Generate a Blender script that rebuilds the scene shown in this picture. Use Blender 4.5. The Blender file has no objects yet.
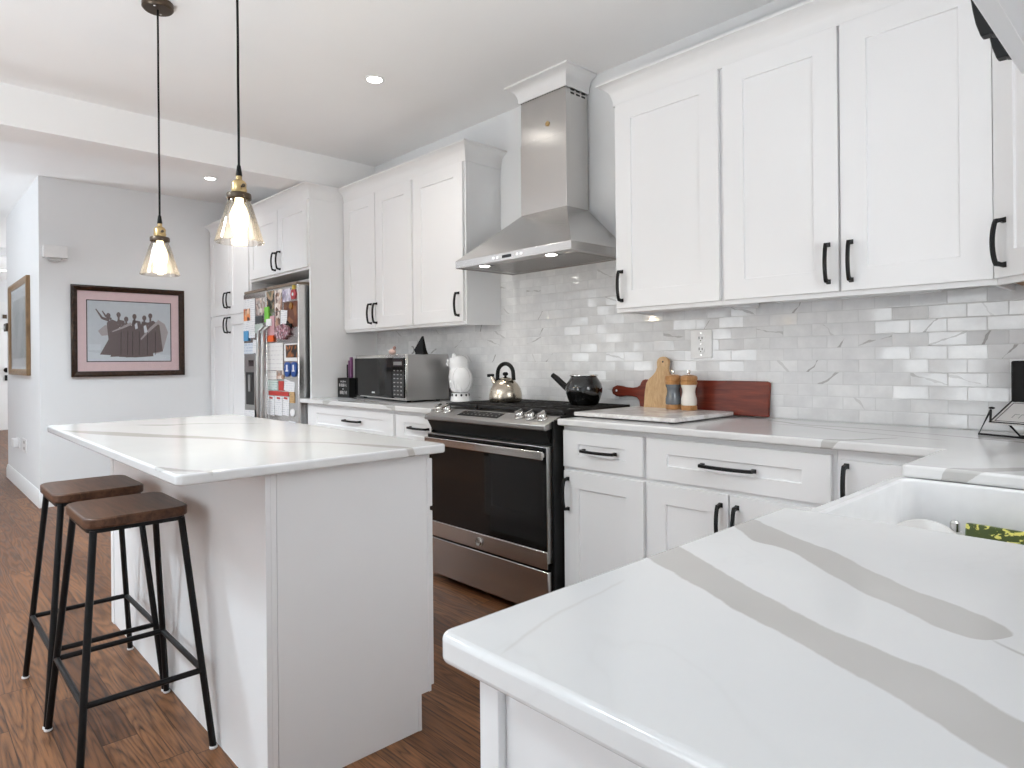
import bpy, bmesh, math, random
from mathutils import Matrix, Vector
random.seed(7)
SC = bpy.context.scene
COL = SC.collection
PI = math.pi

# ------------------------------------------------------------------ camera
CAM = Vector((2.0076, -2.8111, 1.1750)); YAW = math.radians(43.3219); ROLL = math.radians(0.528)
FPX = 656.218; SY = 23.18
fwd = Vector((-math.cos(YAW), math.sin(YAW), 0)); rt = Vector((math.sin(YAW), math.cos(YAW), 0)); up = Vector((0, 0, 1))
cr, sr = math.cos(ROLL), math.sin(ROLL)
R_ = rt * cr - up * sr
U_ = rt * sr + up * cr
cd = bpy.data.cameras.new('camera'); cam = bpy.data.objects.new('camera', cd); COL.objects.link(cam)
mw = Matrix((R_, U_, -fwd)).transposed().to_4x4(); mw.translation = CAM
cam.matrix_world = mw
cd.sensor_width = 36; cd.lens = FPX * 36 / 1024; cd.shift_y = -SY / 1024; cd.clip_start = 0.02
SC.camera = cam

# ------------------------------------------------------------------ world, exposure, big lights
W = bpy.data.worlds.new('sky'); SC.world = W; W.use_nodes = True
W.node_tree.nodes['Background'].inputs[0].default_value = (0.93, 0.97, 1.0, 1)
W.node_tree.nodes['Background'].inputs[1].default_value = 5.0
SC.view_settings.view_transform = 'Standard'; SC.view_settings.look = 'None'
SC.view_settings.gamma = 1.0; SC.view_settings.use_curve_mapping = False
SC.view_settings.exposure = 0.15
SC.cycles.use_denoising = True
SC.cycles.diffuse_bounces = 6; SC.cycles.max_bounces = 12; SC.cycles.transmission_bounces = 10
SC.cycles.transparent_max_bounces = 12
SC.cycles.caustics_reflective = False; SC.cycles.caustics_refractive = False
SC.cycles.sample_clamp_indirect = 6.0

def area_light(name, loc, direction, sx, sy, energy, color=(1, 1, 1)):
    l = bpy.data.lights.new(name, 'AREA'); l.shape = 'RECTANGLE'; l.size = sx; l.size_y = sy; l.energy = energy; l.color = color
    o = bpy.data.objects.new(name, l); COL.objects.link(o); o.location = loc
    o.rotation_euler = Vector(direction).to_track_quat('-Z', 'Z').to_euler()
    return o
# daylight through the three living-room windows (front wall) and the window over the sink
for wx, ww in ((-5.38, 0.80), (-3.28, 0.80), (-0.05, 1.15)):
    area_light('daylight', (wx, -6.42, 1.45), (0, 1, 0), ww - 0.1, 1.5, 8 * ww, (0.87, 0.945, 1.0))
area_light('daylight', (2.24, -1.28, 1.62), (-1, 0, 0), 0.76, 1.0, 2.0, (1.0, 0.99, 0.97))
# unseen fill spots pointing up, added to brighten the ceiling; no fixtures there
def uplight(x, y, z, e):
    l = bpy.data.lights.new('up_fill', 'SPOT'); l.energy = e; l.spot_size = 2.9; l.spot_blend = 1.0; l.shadow_soft_size = 0.2; l.color = (0.82, 0.92, 1.0)
    o = bpy.data.objects.new('up_fill', l); COL.objects.link(o); o.location = (x, y, z); o.rotation_euler = (math.pi, 0, 0)
# unseen fill spots at ceiling height, added to lift floor, cabinets and walls
def add_down_fill(x, y, e):
    l = bpy.data.lights.new('down_fill', 'SPOT'); l.energy = e; l.spot_size = 2.6; l.spot_blend = 0.7; l.shadow_soft_size = 0.12; l.color = (0.77, 0.905, 1.0)
    o = bpy.data.objects.new('down_fill', l); COL.objects.link(o); o.location = (x, y, 2.715)
for cx_, cy_, ce_ in ((0.3, -3.7, 80), (-1.2, -3.4, 225), (-3.0, -3.4, 270), (-3.0, -1.7, 45), (-1.5, -5.2, 70), (1.2, -5.2, 70), (-5.8, -3.2, 12), (-9.0, -3.0, 40)):
    add_down_fill(cx_, cy_, ce_)
uplight(-1.0, -3.6, 0.6, 80); uplight(0.9, -3.4, 0.6, 92); uplight(-5.2, -4.0, 0.8, 210); uplight(-9.8, -3.0, 0.8, 110)

# ------------------------------------------------------------------ helpers
WM = {}
def wm(o):
    return WM.get(o.name, Matrix()) if o else Matrix()
def thing(name, label, cat, loc=(0, 0, 0), rotz=0.0, group=None):
    o = bpy.data.objects.new(name, None); COL.objects.link(o)
    o.empty_display_size = 0.05
    o.location = loc; o.rotation_euler = (0, 0, rotz)
    WM[o.name] = Matrix.Translation(Vector(loc)) @ Matrix.Rotation(rotz, 4, 'Z')
    return tag(o, label, cat, group)
def tag(o, label, cat, group=None):
    o['label'] = label; o['category'] = cat
    if group: o['group'] = group
    return o

class MB:
    """collects shapes given in world space (or through a matrix) and links them as one mesh object"""
    def __init__(s, M=None):
        s.bm = bmesh.new(); s.M = M; s.mi = 0
    def v(s, p):
        p = Vector(p)
        return s.bm.verts.new(s.M @ p if s.M else p)
    def f(s, vs):
        try:
            fc = s.bm.faces.new(vs); fc.material_index = s.mi; return fc
        except ValueError:
            return None
    def box(s, x0, x1, y0, y1, z0, z1):
        vs = [s.v((x, y, z)) for z in (z0, z1) for y in (y0, y1) for x in (x0, x1)]
        for q in ((0, 2, 3, 1), (4, 5, 7, 6), (0, 1, 5, 4), (2, 6, 7, 3), (0, 4, 6, 2), (1, 3, 7, 5)):
            s.f([vs[i] for i in q])
        return s
    def prism(s, pts, a0, a1, axis='z'):
        """polygon extruded along an axis; pts are the two other coordinates in cyclic order"""
        def mk(p, a):
            if axis == 'z': return (p[0], p[1], a)
            if axis == 'y': return (p[0], a, p[1])
            return (a, p[0], p[1])
        A = [s.v(mk(p, a0)) for p in pts]; B = [s.v(mk(p, a1)) for p in pts]
        n = len(pts)
        s.f(A[::-1]); s.f(B)
        for i in range(n): s.f([A[i], A[(i + 1) % n], B[(i + 1) % n], B[i]])
        return s
    def rings(s, rings, cap=True, close=True):
        R = [[s.v(p) for p in r] for r in rings]; n = len(R[0])
        for a, b in zip(R[:-1], R[1:]):
            for i in range(n if close else n - 1):
                s.f([a[i], a[(i + 1) % n], b[(i + 1) % n], b[i]])
        if cap:
            s.f(R[0][::-1]); s.f(R[-1])
        return s
    def tube(s, path, r, seg=10, r2=None, caps=True):
        path = [Vector(p) for p in path]; n = len(path)
        rr = r if isinstance(r, (list, tuple)) else [r if r2 is None else r + (r2 - r) * i / (n - 1) for i in range(n)]
        prev = None; rings = []
        for i, p in enumerate(path):
            t = (path[min(i + 1, n - 1)] - path[max(i - 1, 0)]).normalized()
            if prev is None:
                a = Vector((0, 0, 1)) if abs(t.z) < 0.9 else Vector((1, 0, 0))
                u = t.cross(a).normalized()
            else:
                u = (prev - t * prev.dot(t)).normalized()
            prev = u; w = t.cross(u)
            rings.append([p + (u * math.cos(2 * PI * k / seg) + w * math.sin(2 * PI * k / seg)) * rr[i] for k in range(seg)])
        return s.rings(rings, cap=caps)
    def lathe(s, prof, c=(0, 0, 0), seg=32, sx=1.0, sy=1.0, cap=True):
        rings = [[(c[0] + r * sx * math.cos(2 * PI * k / seg), c[1] + r * sy * math.sin(2 * PI * k / seg), c[2] + z) for k in range(seg)] for r, z in prof]
        return s.rings(rings, cap=cap)
    def disc_y(s, c, r, t, seg=24):
        """cylinder along y"""
        rings = [[(c[0] + r * math.cos(2 * PI * k / seg), y, c[2] + r * math.sin(2 * PI * k / seg)) for k in range(seg)] for y in (c[1] + t, c[1])]
        return s.rings(rings)
    def disc_x(s, c, r, t, seg=24):
        rings = [[(x, c[1] + r * math.cos(2 * PI * k / seg), c[2] + r * math.sin(2 * PI * k / seg)) for k in range(seg)] for x in (c[0], c[0] + t)]
        return s.rings(rings)
    def sphere(s, c, r, sx=1, sy=1, sz=1, seg=20, ringn=12):
        rings = []
        for i in range(1, ringn):
            a = -PI / 2 + PI * i / ringn
            rings.append([(c[0] + r * sx * math.cos(a) * math.cos(2 * PI * k / seg), c[1] + r * sy * math.cos(a) * math.sin(2 * PI * k / seg), c[2] + r * sz * math.sin(a)) for k in range(seg)])
        return s.rings(rings)
    def build(s, name, mat, parent=None, bevel=0, smooth=35, subsurf=0, bseg=2, label=None):
        bm = s.bm
        bmesh.ops.remove_doubles(bm, verts=bm.verts, dist=1e-6)
        bmesh.ops.recalc_face_normals(bm, faces=bm.faces)
        if parent is not None:
            bmesh.ops.transform(bm, matrix=wm(parent).inverted(), verts=bm.verts)
        me = bpy.data.meshes.new(name); bm.to_mesh(me); bm.free()
        for m in (mat if isinstance(mat, (list, tuple)) else [mat]): me.materials.append(m)
        o = bpy.data.objects.new(name, me); COL.objects.link(o)
        if parent is not None:
            o.parent = parent; WM[o.name] = wm(parent)
        if smooth:
            for p in me.polygons: p.use_smooth = True
            me.set_sharp_from_angle(angle=math.radians(smooth))
        if bevel:
            b = o.modifiers.new('bevel', 'BEVEL'); b.width = bevel; b.segments = bseg; b.limit_method = 'ANGLE'; b.angle_limit = math.radians(40)
            b.harden_normals = False
        if subsurf:
            m = o.modifiers.new('sub', 'SUBSURF'); m.levels = subsurf; m.render_levels = subsurf
        if label: o['label'] = label
        return o

def struct(name, mb, mat, **k):
    o = mb.build(name, mat, **k); o['kind'] = 'structure'; return o
def dup(root, name, label, loc, rotz=0.0, group=None):
    r = root.copy(); COL.objects.link(r); r.name = name; r.location = loc; r.rotation_euler = (0, 0, rotz); r['label'] = label
    if group: r['group'] = group
    for ch in list(root.children):
        c = ch.copy(); COL.objects.link(c); c.parent = r
        for g in ch.children:
            d = g.copy(); COL.objects.link(d); d.parent = c
    return r
def rrect(x0, x1, y0, y1, r, n=5, corners=(1, 1, 1, 1)):
    """rounded rectangle outline, ccw from lower left; corners = ll, lr, ur, ul"""
    pts = []
    for (cx, cy, a0, on, px, py) in ((x0 + r, y0 + r, PI, corners[0], x0, y0), (x1 - r, y0 + r, 1.5 * PI, corners[1], x1, y0), (x1 - r, y1 - r, 0, corners[2], x1, y1), (x0 + r, y1 - r, .5 * PI, corners[3], x0, y1)):
        if not on: pts.append((px, py)); continue
        for k in range(n + 1):
            a = a0 + .5 * PI * k / n; pts.append((cx + r * math.cos(a), cy + r * math.sin(a)))
    return pts
def text_mesh(s, size, M, mat, name, parent, depth=0.0006):
    cu = bpy.data.curves.new(name, 'FONT'); cu.body = s; cu.size = size; cu.align_x = 'CENTER'; cu.align_y = 'CENTER'; cu.extrude = depth
    t = bpy.data.objects.new(name + '_tmp', cu); COL.objects.link(t)
    dg = bpy.context.evaluated_depsgraph_get(); me = bpy.data.meshes.new_from_object(t.evaluated_get(dg))
    bpy.data.objects.remove(t); bpy.data.curves.remove(cu)
    me.transform((wm(parent).inverted() if parent else Matrix()) @ M); me.materials.clear(); me.materials.append(mat)
    me.name = name
    o = bpy.data.objects.new(name, me); COL.objects.link(o)
    if parent: o.parent = parent; WM[o.name] = wm(parent)
    return o

# ------------------------------------------------------------------ materials
def srgb(r, g, b):
    return tuple((c / 255 / 12.92 if c / 255 <= 0.04045 else ((c / 255 + 0.055) / 1.055) ** 2.4) for c in (r, g, b)) + (1,)
class NT:
    def __init__(s, name):
        s.m = bpy.data.materials.new(name); s.m.use_nodes = True; s.t = s.m.node_tree; s.b = s.t.nodes['Principled BSDF']
    def n(s, typ, **k):
        x = s.t.nodes.new('ShaderNode' + typ)
        for a, b in k.items(): setattr(x, a, b)
        return x
    def l(s, a, b): s.t.links.new(a, b)
    def math(s, op, a, b=None, c=None):
        x = s.n('Math', operation=op)
        for i, q in enumerate((a, b, c)):
            if q is None: continue
            if isinstance(q, (int, float)): x.inputs[i].default_value = q
            else: s.l(q, x.inputs[i])
        return x.outputs[0]
    def mix(s, f, a, b):
        x = s.n('Mix', data_type='RGBA')
        for i, q in ((0, f), (6, a), (7, b)):
            if isinstance(q, (int, float)): x.inputs[i].default_value = q
            elif isinstance(q, tuple): x.inputs[i].default_value = q
            else: s.l(q, x.inputs[i])
        return x.outputs[2]
    def ramp(s, f, stops):
        x = s.n('ValToRGB'); e = x.color_ramp.elements
        while len(e) < len(stops): e.new(0.5)
        for i, (p, c) in enumerate(stops): e[i].position = p; e[i].color = c if isinstance(c, tuple) else (c, c, c, 1)
        s.l(f, x.inputs[0]); return x.outputs[0]
    def noise(s, vec, scale, detail=3, rough=0.5, dist=0.0):
        x = s.n('TexNoise'); x.inputs['Scale'].default_value = scale; x.inputs['Detail'].default_value = detail
        x.inputs['Roughness'].default_value = rough; x.inputs['Distortion'].default_value = dist
        if vec is not None: s.l(vec, x.inputs['Vector'])
        return x.outputs['Fac']
    def pos(s): return s.n('NewGeometry').outputs['Position']
    def obj(s): return s.n('TexCoord').outputs['Object']
    def scale(s, vec, v):
        x = s.n('VectorMath', operation='MULTIPLY'); s.l(vec, x.inputs[0]); x.inputs[1].default_value = v; return x.outputs[0]
    def xyz(s, vec):
        x = s.n('SeparateXYZ'); s.l(vec, x.inputs[0]); return x.outputs
    def comb(s, x, y, z):
        c = s.n('CombineXYZ')
        for i, q in enumerate((x, y, z)):
            if isinstance(q, (int, float)): c.inputs[i].default_value = q
            else: s.l(q, c.inputs[i])
        return c.outputs[0]
    def bump(s, h, strength=0.2, dist=0.002):
        x = s.n('Bump'); x.inputs['Strength'].default_value = strength; x.inputs['Distance'].default_value = dist
        s.l(h, x.inputs['Height']); s.l(x.outputs[0], s.b.inputs['Normal']); return x.outputs[0]
    def set(s, **k):
        nm = {'color': 'Base Color', 'rough': 'Roughness', 'metal': 'Metallic', 'spec': 'Specular IOR Level', 'coat': 'Coat Weight', 'trans': 'Transmission Weight', 'ior': 'IOR', 'emis': 'Emission Color', 'es': 'Emission Strength', 'alpha': 'Alpha'}
        for a, b in k.items():
            if isinstance(b, (int, float, tuple)): s.b.inputs[nm[a]].default_value = b
            else: s.l(b, s.b.inputs[nm[a]])
        return s
def paint(name, col, rough=0.5, bump=0.05, scale=300, **k):
    t = NT(name); t.set(rough=rough, **k)
    n = t.noise(t.obj(), 3.0, 2)
    c = tuple(min(1, x * 1.02) for x in col[:3]) + (1,); d = tuple(x * 0.98 for x in col[:3]) + (1,)
    t.set(color=t.mix(n, d, c))
    if bump: t.bump(t.noise(t.obj(), scale, 2), bump, 0.001)
    return t.m
def plain(name, col, rough=0.5, **k):
    t = NT(name); n = t.noise(t.obj(), 25.0, 2)
    c = tuple(min(1, x * 1.05) for x in col[:3]) + (1,); d = tuple(x * 0.94 for x in col[:3]) + (1,)
    t.set(color=t.mix(n, d, c), rough=rough, **k); return t.m

M = {}
M['cab'] = paint('white_cabinet_paint', (0.83, 0.83, 0.835, 1), 0.38, 0.02, 200)
M['wall'] = paint('pale_grey_wall_paint', (0.77, 0.78, 0.79, 1), 0.85, 0.12, 260)
M['ceil'] = paint('white_ceiling_paint', (0.90, 0.90, 0.90, 1), 0.9, 0.15, 220)
M['trim'] = paint('white_trim_paint', (0.80, 0.80, 0.80, 1), 0.4, 0.02)
M['black'] = plain('black_metal', (0.005, 0.005, 0.0055, 1), 0.42, spec=0.28)
M['rubber'] = plain('black_plastic', (0.006, 0.006, 0.006, 1), 0.45, spec=0.18)
M['dark'] = plain('dark_grey_enamel', (0.012, 0.012, 0.012, 1), 0.35, spec=0.2)
M['white_plastic'] = plain('white_plastic', (0.82, 0.82, 0.82, 1), 0.35)
M['ceramic'] = plain('white_glazed_ceramic', (0.80, 0.80, 0.805, 1), 0.12, coat=0.4)
M['glide'] = plain('clear_white_glide', (0.7, 0.7, 0.7, 1), 0.4)
M['tan_plastic'] = plain('tan_grey_plastic', (0.22, 0.17, 0.125, 1), 0.4)
M['iron'] = plain('cast_iron', (0.014, 0.013, 0.013, 1), 0.55, spec=0.35)

def steel(name, col, rough, stretch, axis_scale=(1, 1, 1)):
    t = NT(name); v = t.scale(t.obj(), stretch)
    n = t.noise(v, 1.0, 4, 0.6)
    t.set(color=t.mix(n, tuple(c * 0.9 for c in col[:3]) + (1,), col), metal=1.0, rough=t.math('ADD', t.math('MULTIPLY', n, 0.12), rough - 0.06))
    t.b.inputs['Anisotropic'].default_value = 0.5
    t.bump(n, 0.012, 0.0003); return t.m
M['steel'] = steel('brushed_stainless_steel', (0.68, 0.665, 0.65, 1), 0.24, (3, 3, 400))
M['steel_dark'] = steel('dark_stainless_steel', (0.42, 0.41, 0.40, 1), 0.3, (3, 3, 400))
M['steel_shiny'] = steel('polished_stainless_steel', (0.70, 0.69, 0.67, 1), 0.14, (300, 300, 4))
M['kettle'] = steel('spun_stainless_steel', (0.52, 0.46, 0.38, 1), 0.22, (60, 60, 400))
M['brass'] = plain('aged_brass', (0.55, 0.40, 0.20, 1), 0.28, metal=1.0)
M['bronze'] = plain('dark_bronze', (0.10, 0.075, 0.055, 1), 0.35, metal=0.9)
M['blackglass'] = plain('black_oven_glass', (0.006, 0.006, 0.006, 1), 0.05, spec=0.4)
M['grout_dark'] = plain('black_gap', (0.01, 0.01, 0.01, 1), 0.6)

def emit(name, col, s):
    t = NT(name); t.set(color=(0, 0, 0, 1), emis=col, es=s); return t.m
M['lamp'] = emit('lit_lamp_lens', (1.0, 0.97, 0.9, 1), 14)
M['bulb'] = emit('lit_warm_bulb', (1.0, 0.82, 0.56, 1), 4)
M['button'] = emit('lit_white_button', (1.0, 1.0, 1.0, 1), 1.2)
t = NT('clear_glass'); t.set(color=(1, 0.985, 0.965, 1), rough=0.02, trans=1.0, ior=1.28); M['glass'] = t.m
def thin_glass(name, tint, refl, rough=0.0, haze=0.0):
    """a thin sheet: see-through with a fresnel-weighted mirror reflection"""
    t = NT(name); t.t.nodes.remove(t.b)
    tr = t.n('BsdfTransparent'); tr.inputs[0].default_value = tint
    gl = t.n('BsdfGlossy'); gl.inputs['Roughness'].default_value = rough
    lw = t.n('LayerWeight'); lw.inputs['Blend'].default_value = 0.25
    base = tr.outputs[0]
    if haze:
        tl = t.n('BsdfTranslucent'); tl.inputs[0].default_value = (1, 0.95, 0.88, 1); hz = t.n('MixShader'); hz.inputs[0].default_value = haze
        t.l(tr.outputs[0], hz.inputs[1]); t.l(tl.outputs[0], hz.inputs[2]); base = hz.outputs[0]
    mx = t.n('MixShader'); t.l(t.math('MULTIPLY', lw.outputs['Fresnel'], refl), mx.inputs[0]); t.l(base, mx.inputs[1]); t.l(gl.outputs[0], mx.inputs[2])
    t.l(mx.outputs[0], t.t.nodes['Material Output'].inputs['Surface']); return t.m
M['pane'] = thin_glass('window_glass', (1, 1, 1, 1), 0.5)
M['glazing'] = thin_glass('picture_glazing', (1, 1, 1, 1), 0.3)
M['shade_glass'] = thin_glass('pendant_shade_glass', (0.97, 0.95, 0.92, 1), 0.7, 0.03, 0.015)

# quartz with drawn veins ------------------------------------------------------
def quartz(name, veins):
    """veins: (angle, [(u, v_low, v_high)], amp, tone) in world metres rotated by angle; soft grey bands between v_low and v_high"""
    t = NT(name); P = t.pos(); x, y, z = t.xyz(P)
    wob = t.noise(P, 22.0, 4, 0.6); wob2 = t.noise(P, 5.0, 2)
    base = t.mix(t.ramp(t.noise(P, 3.5, 5, 0.6), [(0.35, 0.0), (0.7, 1.0)]), (0.71, 0.71, 0.71, 1), (0.745, 0.742, 0.738, 1))
    # faint hair veins
    hv = t.math('ABSOLUTE', t.math('SUBTRACT', t.noise(P, 1.7, 4, 0.55, 0.6), 0.5))
    base = t.mix(t.ramp(hv, [(0.0, 0.06), (0.006, 0.0)]), base, (0.50, 0.48, 0.46, 1))
    col = base
    for ang, pts, amp, tone in veins:
        c, s_ = math.cos(ang), math.sin(ang)
        u = t.math('ADD', t.math('MULTIPLY', x, c), t.math('MULTIPLY', y, s_))
        v = t.math('SUBTRACT', t.math('MULTIPLY', y, c), t.math('MULTIPLY', x, s_))
        v = t.math('ADD', v, t.math('MULTIPLY', t.math('SUBTRACT', wob, 0.5), amp))
        v = t.math('ADD', v, t.math('MULTIPLY', t.math('SUBTRACT', z, 0.9135), t.math('MULTIPLY', t.math('SUBTRACT', wob2, 0.35), 5.0)))
        us = [p[0] for p in pts]; u0, u1 = min(us), max(us)
        lo = min(p[1] for p in pts) - 0.02; hi = max(p[2] for p in pts) + 0.02
        un = t.math('DIVIDE', t.math('SUBTRACT', u, u0), u1 - u0)
        vn = t.math('DIVIDE', t.math('SUBTRACT', v, lo), hi - lo)
        cv = []
        for k in (1, 2):
            fc = t.n('FloatCurve'); cu = fc.mapping.curves[0]; q = sorted(pts)
            vals = [((p[0] - u0) / (u1 - u0), (p[k] - lo) / (hi - lo)) for p in q]
            cu.points[0].location = vals[0]; cu.points[-1].location = vals[-1]
            for pv in vals[1:-1]: cu.points.new(*pv)
            fc.mapping.update(); t.l(un, fc.inputs['Value']); cv.append(fc.outputs[0])
        e = 0.0022 / (hi - lo)
        def sst(val):
            r = t.n('MapRange', interpolation_type='SMOOTHSTEP'); t.l(val, r.inputs['Value'])
            r.inputs['From Min'].default_value = -e; r.inputs['From Max'].default_value = e; return r.outputs[0]
        m = t.math('MULTIPLY', sst(t.math('SUBTRACT', vn, cv[0])), sst(t.math('SUBTRACT', cv[1], vn)))
        m = t.math('MULTIPLY', m, t.math('MULTIPLY', t.math('GREATER_THAN', un, 0.001), t.math('LESS_THAN', un, 0.999)))
        f = t.math('MULTIPLY', m, t.math('ADD', 0.62, t.math('MULTIPLY', wob2, 0.5)))
        col = t.mix(t.math('MINIMUM', f, 1.0), col, tone)
    t.set(color=col, rough=0.14, spec=0.45); return t.m
def seg_vein(pairs, amp=0.012, tone=(0.48, 0.455, 0.43, 1), close=True):
    """pairs: [((xa,ya),(xb,yb))] both edges of the vein along its run"""
    a = [((p[0][0] + p[1][0]) / 2, (p[0][1] + p[1][1]) / 2) for p in pairs]
    ang = math.atan2(a[-1][1] - a[0][1], a[-1][0] - a[0][0])
    c, s_ = math.cos(ang), math.sin(ang)
    up_ = sorted((p[0] * c + p[1] * s_, p[1] * c - p[0] * s_) for p in (q[0] for q in pairs))
    dn_ = sorted((p[0] * c + p[1] * s_, p[1] * c - p[0] * s_) for p in (q[1] for q in pairs))
    def ip(L, u):
        if u <= L[0][0]: return L[0][1]
        for (u0, v0), (u1, v1) in zip(L[:-1], L[1:]):
            if u <= u1: return v0 + (v1 - v0) * (u - u0) / max(1e-6, u1 - u0)
        return L[-1][1]
    us = sorted(set([p[0] for p in up_] + [p[0] for p in dn_])); u0, u1 = us[0], us[-1]
    out = []
    N = 14
    for i in range(N + 1):
        u = u0 + (u1 - u0) * i / N; va, vb = ip(up_, u), ip(dn_, u)
        out.append((u, min(va, vb), max(va, vb)))
    if close:
        for i in (0, N):
            m = (out[i][1] + out[i][2]) / 2; out[i] = (out[i][0], m, m)
    return (ang, out, amp, tone)
def line_vein(pts, w, amp=0.02, tone=(0.48, 0.47, 0.455, 1)):
    prs = []
    ang = math.atan2(pts[-1][1] - pts[0][1], pts[-1][0] - pts[0][0])
    for i, p in enumerate(pts):
        ww = w[i] if isinstance(w, (list, tuple)) else w
        nx, ny = -math.sin(ang) * ww / 2, math.cos(ang) * ww / 2
        prs.append(((p[0] + nx, p[1] + ny), (p[0] - nx, p[1] - ny)))
    return seg_vein(prs, amp, tone)
v1 = seg_vein([((1.488, -2.010), (1.558, -2.119)), ((1.535, -2.035), (1.600, -2.136)), ((1.592, -2.069), (1.645, -2.164)), ((1.647, -2.102), (1.687, -2.182)), ((1.690, -2.123), (1.725, -2.199)), ((1.728, -2.141), (1.758, -2.212)), ((1.763, -2.160), (1.789, -2.229)), ((1.791, -2.168), (1.814, -2.236)), ((1.818, -2.176), (1.840, -2.252)), ((1.841, -2.182), (1.862, -2.262)), ((1.864, -2.191), (1.884, -2.278)), ((1.886, -2.204), (1.903, -2.291)), ((1.907, -2.222), (1.920, -2.298)), ((2.2, -2.36), (2.2, -2.45))], 0.012, close=False)
v2 = seg_vein([((1.47, -1.79), (1.49, -1.85)), ((1.502, -1.796), (1.561, -1.916)), ((1.583, -1.851), (1.615, -1.923)), ((1.625, -1.873), (1.663, -1.966)), ((1.664, -1.893), (1.703, -1.998)), ((1.722, -1.939), (1.753, -2.035)), ((1.755, -1.965), (1.779, -2.045)), ((1.790, -1.985), (1.812, -2.067)), ((1.820, -1.996), (1.841, -2.087)), ((1.838, -2.008), (1.857, -2.101)), ((1.875, -2.03), (1.88, -2.055))], 0.012)
hair = line_vein([(1.867, -2.075), (1.95, -2.13), (2.15, -2.2)], 0.004, 0.008)
hair2 = line_vein([(1.53, -2.18), (1.538, -2.239), (1.548, -2.334), (1.575, -2.42)], 0.0035, 0.01, (0.66, 0.645, 0.63, 1))
M['quartz_L'] = quartz('white_quartz_with_broad_grey_veins', [v1, v2, hair, hair2,
    line_vein([(0.70, -0.10), (0.914, -0.215), (1.122, -0.206), (1.328, -0.247), (1.75, -0.36)], [0.02, 0.02, 0.018, 0.02, 0.03], 0.02),
    line_vein([(0.80, -0.252), (0.953, -0.265), (1.16, -0.346), (1.45, -0.42)], 0.012, 0.012),
    line_vein([(1.17, -0.66), (1.23, -0.60), (1.32, -0.44)], [0.055, 0.03, 0.01], 0.02),
    line_vein([(1.60, -1.045), (1.66, -0.98), (1.85, -0.75)], [0.07, 0.05, 0.02], 0.02)])
M['quartz_I'] = quartz('white_quartz_with_soft_grey_veins', [
    seg_vein([((-1.172, -2.306), (-1.093, -2.318)), ((-1.019, -2.253), (-0.906, -2.274)), ((-0.926, -2.192), (-0.77, -2.225)), ((-0.795, -2.142), (-0.659, -2.174)), ((-0.619, -2.068), (-0.519, -2.097)), ((-0.519, -2.018), (-0.439, -2.043)), ((-0.359, -1.952), (-0.30, -1.973)), ((-0.162, -1.909), (-0.129, -1.922)), ((0.054, -1.75), (0.06, -1.765)), ((0.36, -1.64), (0.36, -1.70))], 0.015),
    line_vein([(-1.176, -2.051), (-1.052, -1.96), (-1.034, -1.856), (-0.936, -1.742), (-0.793, -1.645)], [0.02, 0.05, 0.03, 0.02, 0.01], 0.03),
    line_vein([(0.16, -2.33), (0.22, -2.318), (0.27, -2.30), (0.345, -2.25)], [0.01, 0.03, 0.03, 0.02], 0.03)])
M['quartz_B'] = quartz('white_quartz_with_brown_grey_flecks', [
    line_vein([(-2.5, -0.30), (-2.0, -0.45), (-1.5, -0.60), (-1.3, -0.66)], [0.02, 0.05, 0.04, 0.06], 0.03),
    line_vein([(-2.2, -0.66), (-1.9, -0.58), (-1.5, -0.42)], [0.05, 0.03, 0.02], 0.02)])

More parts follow.
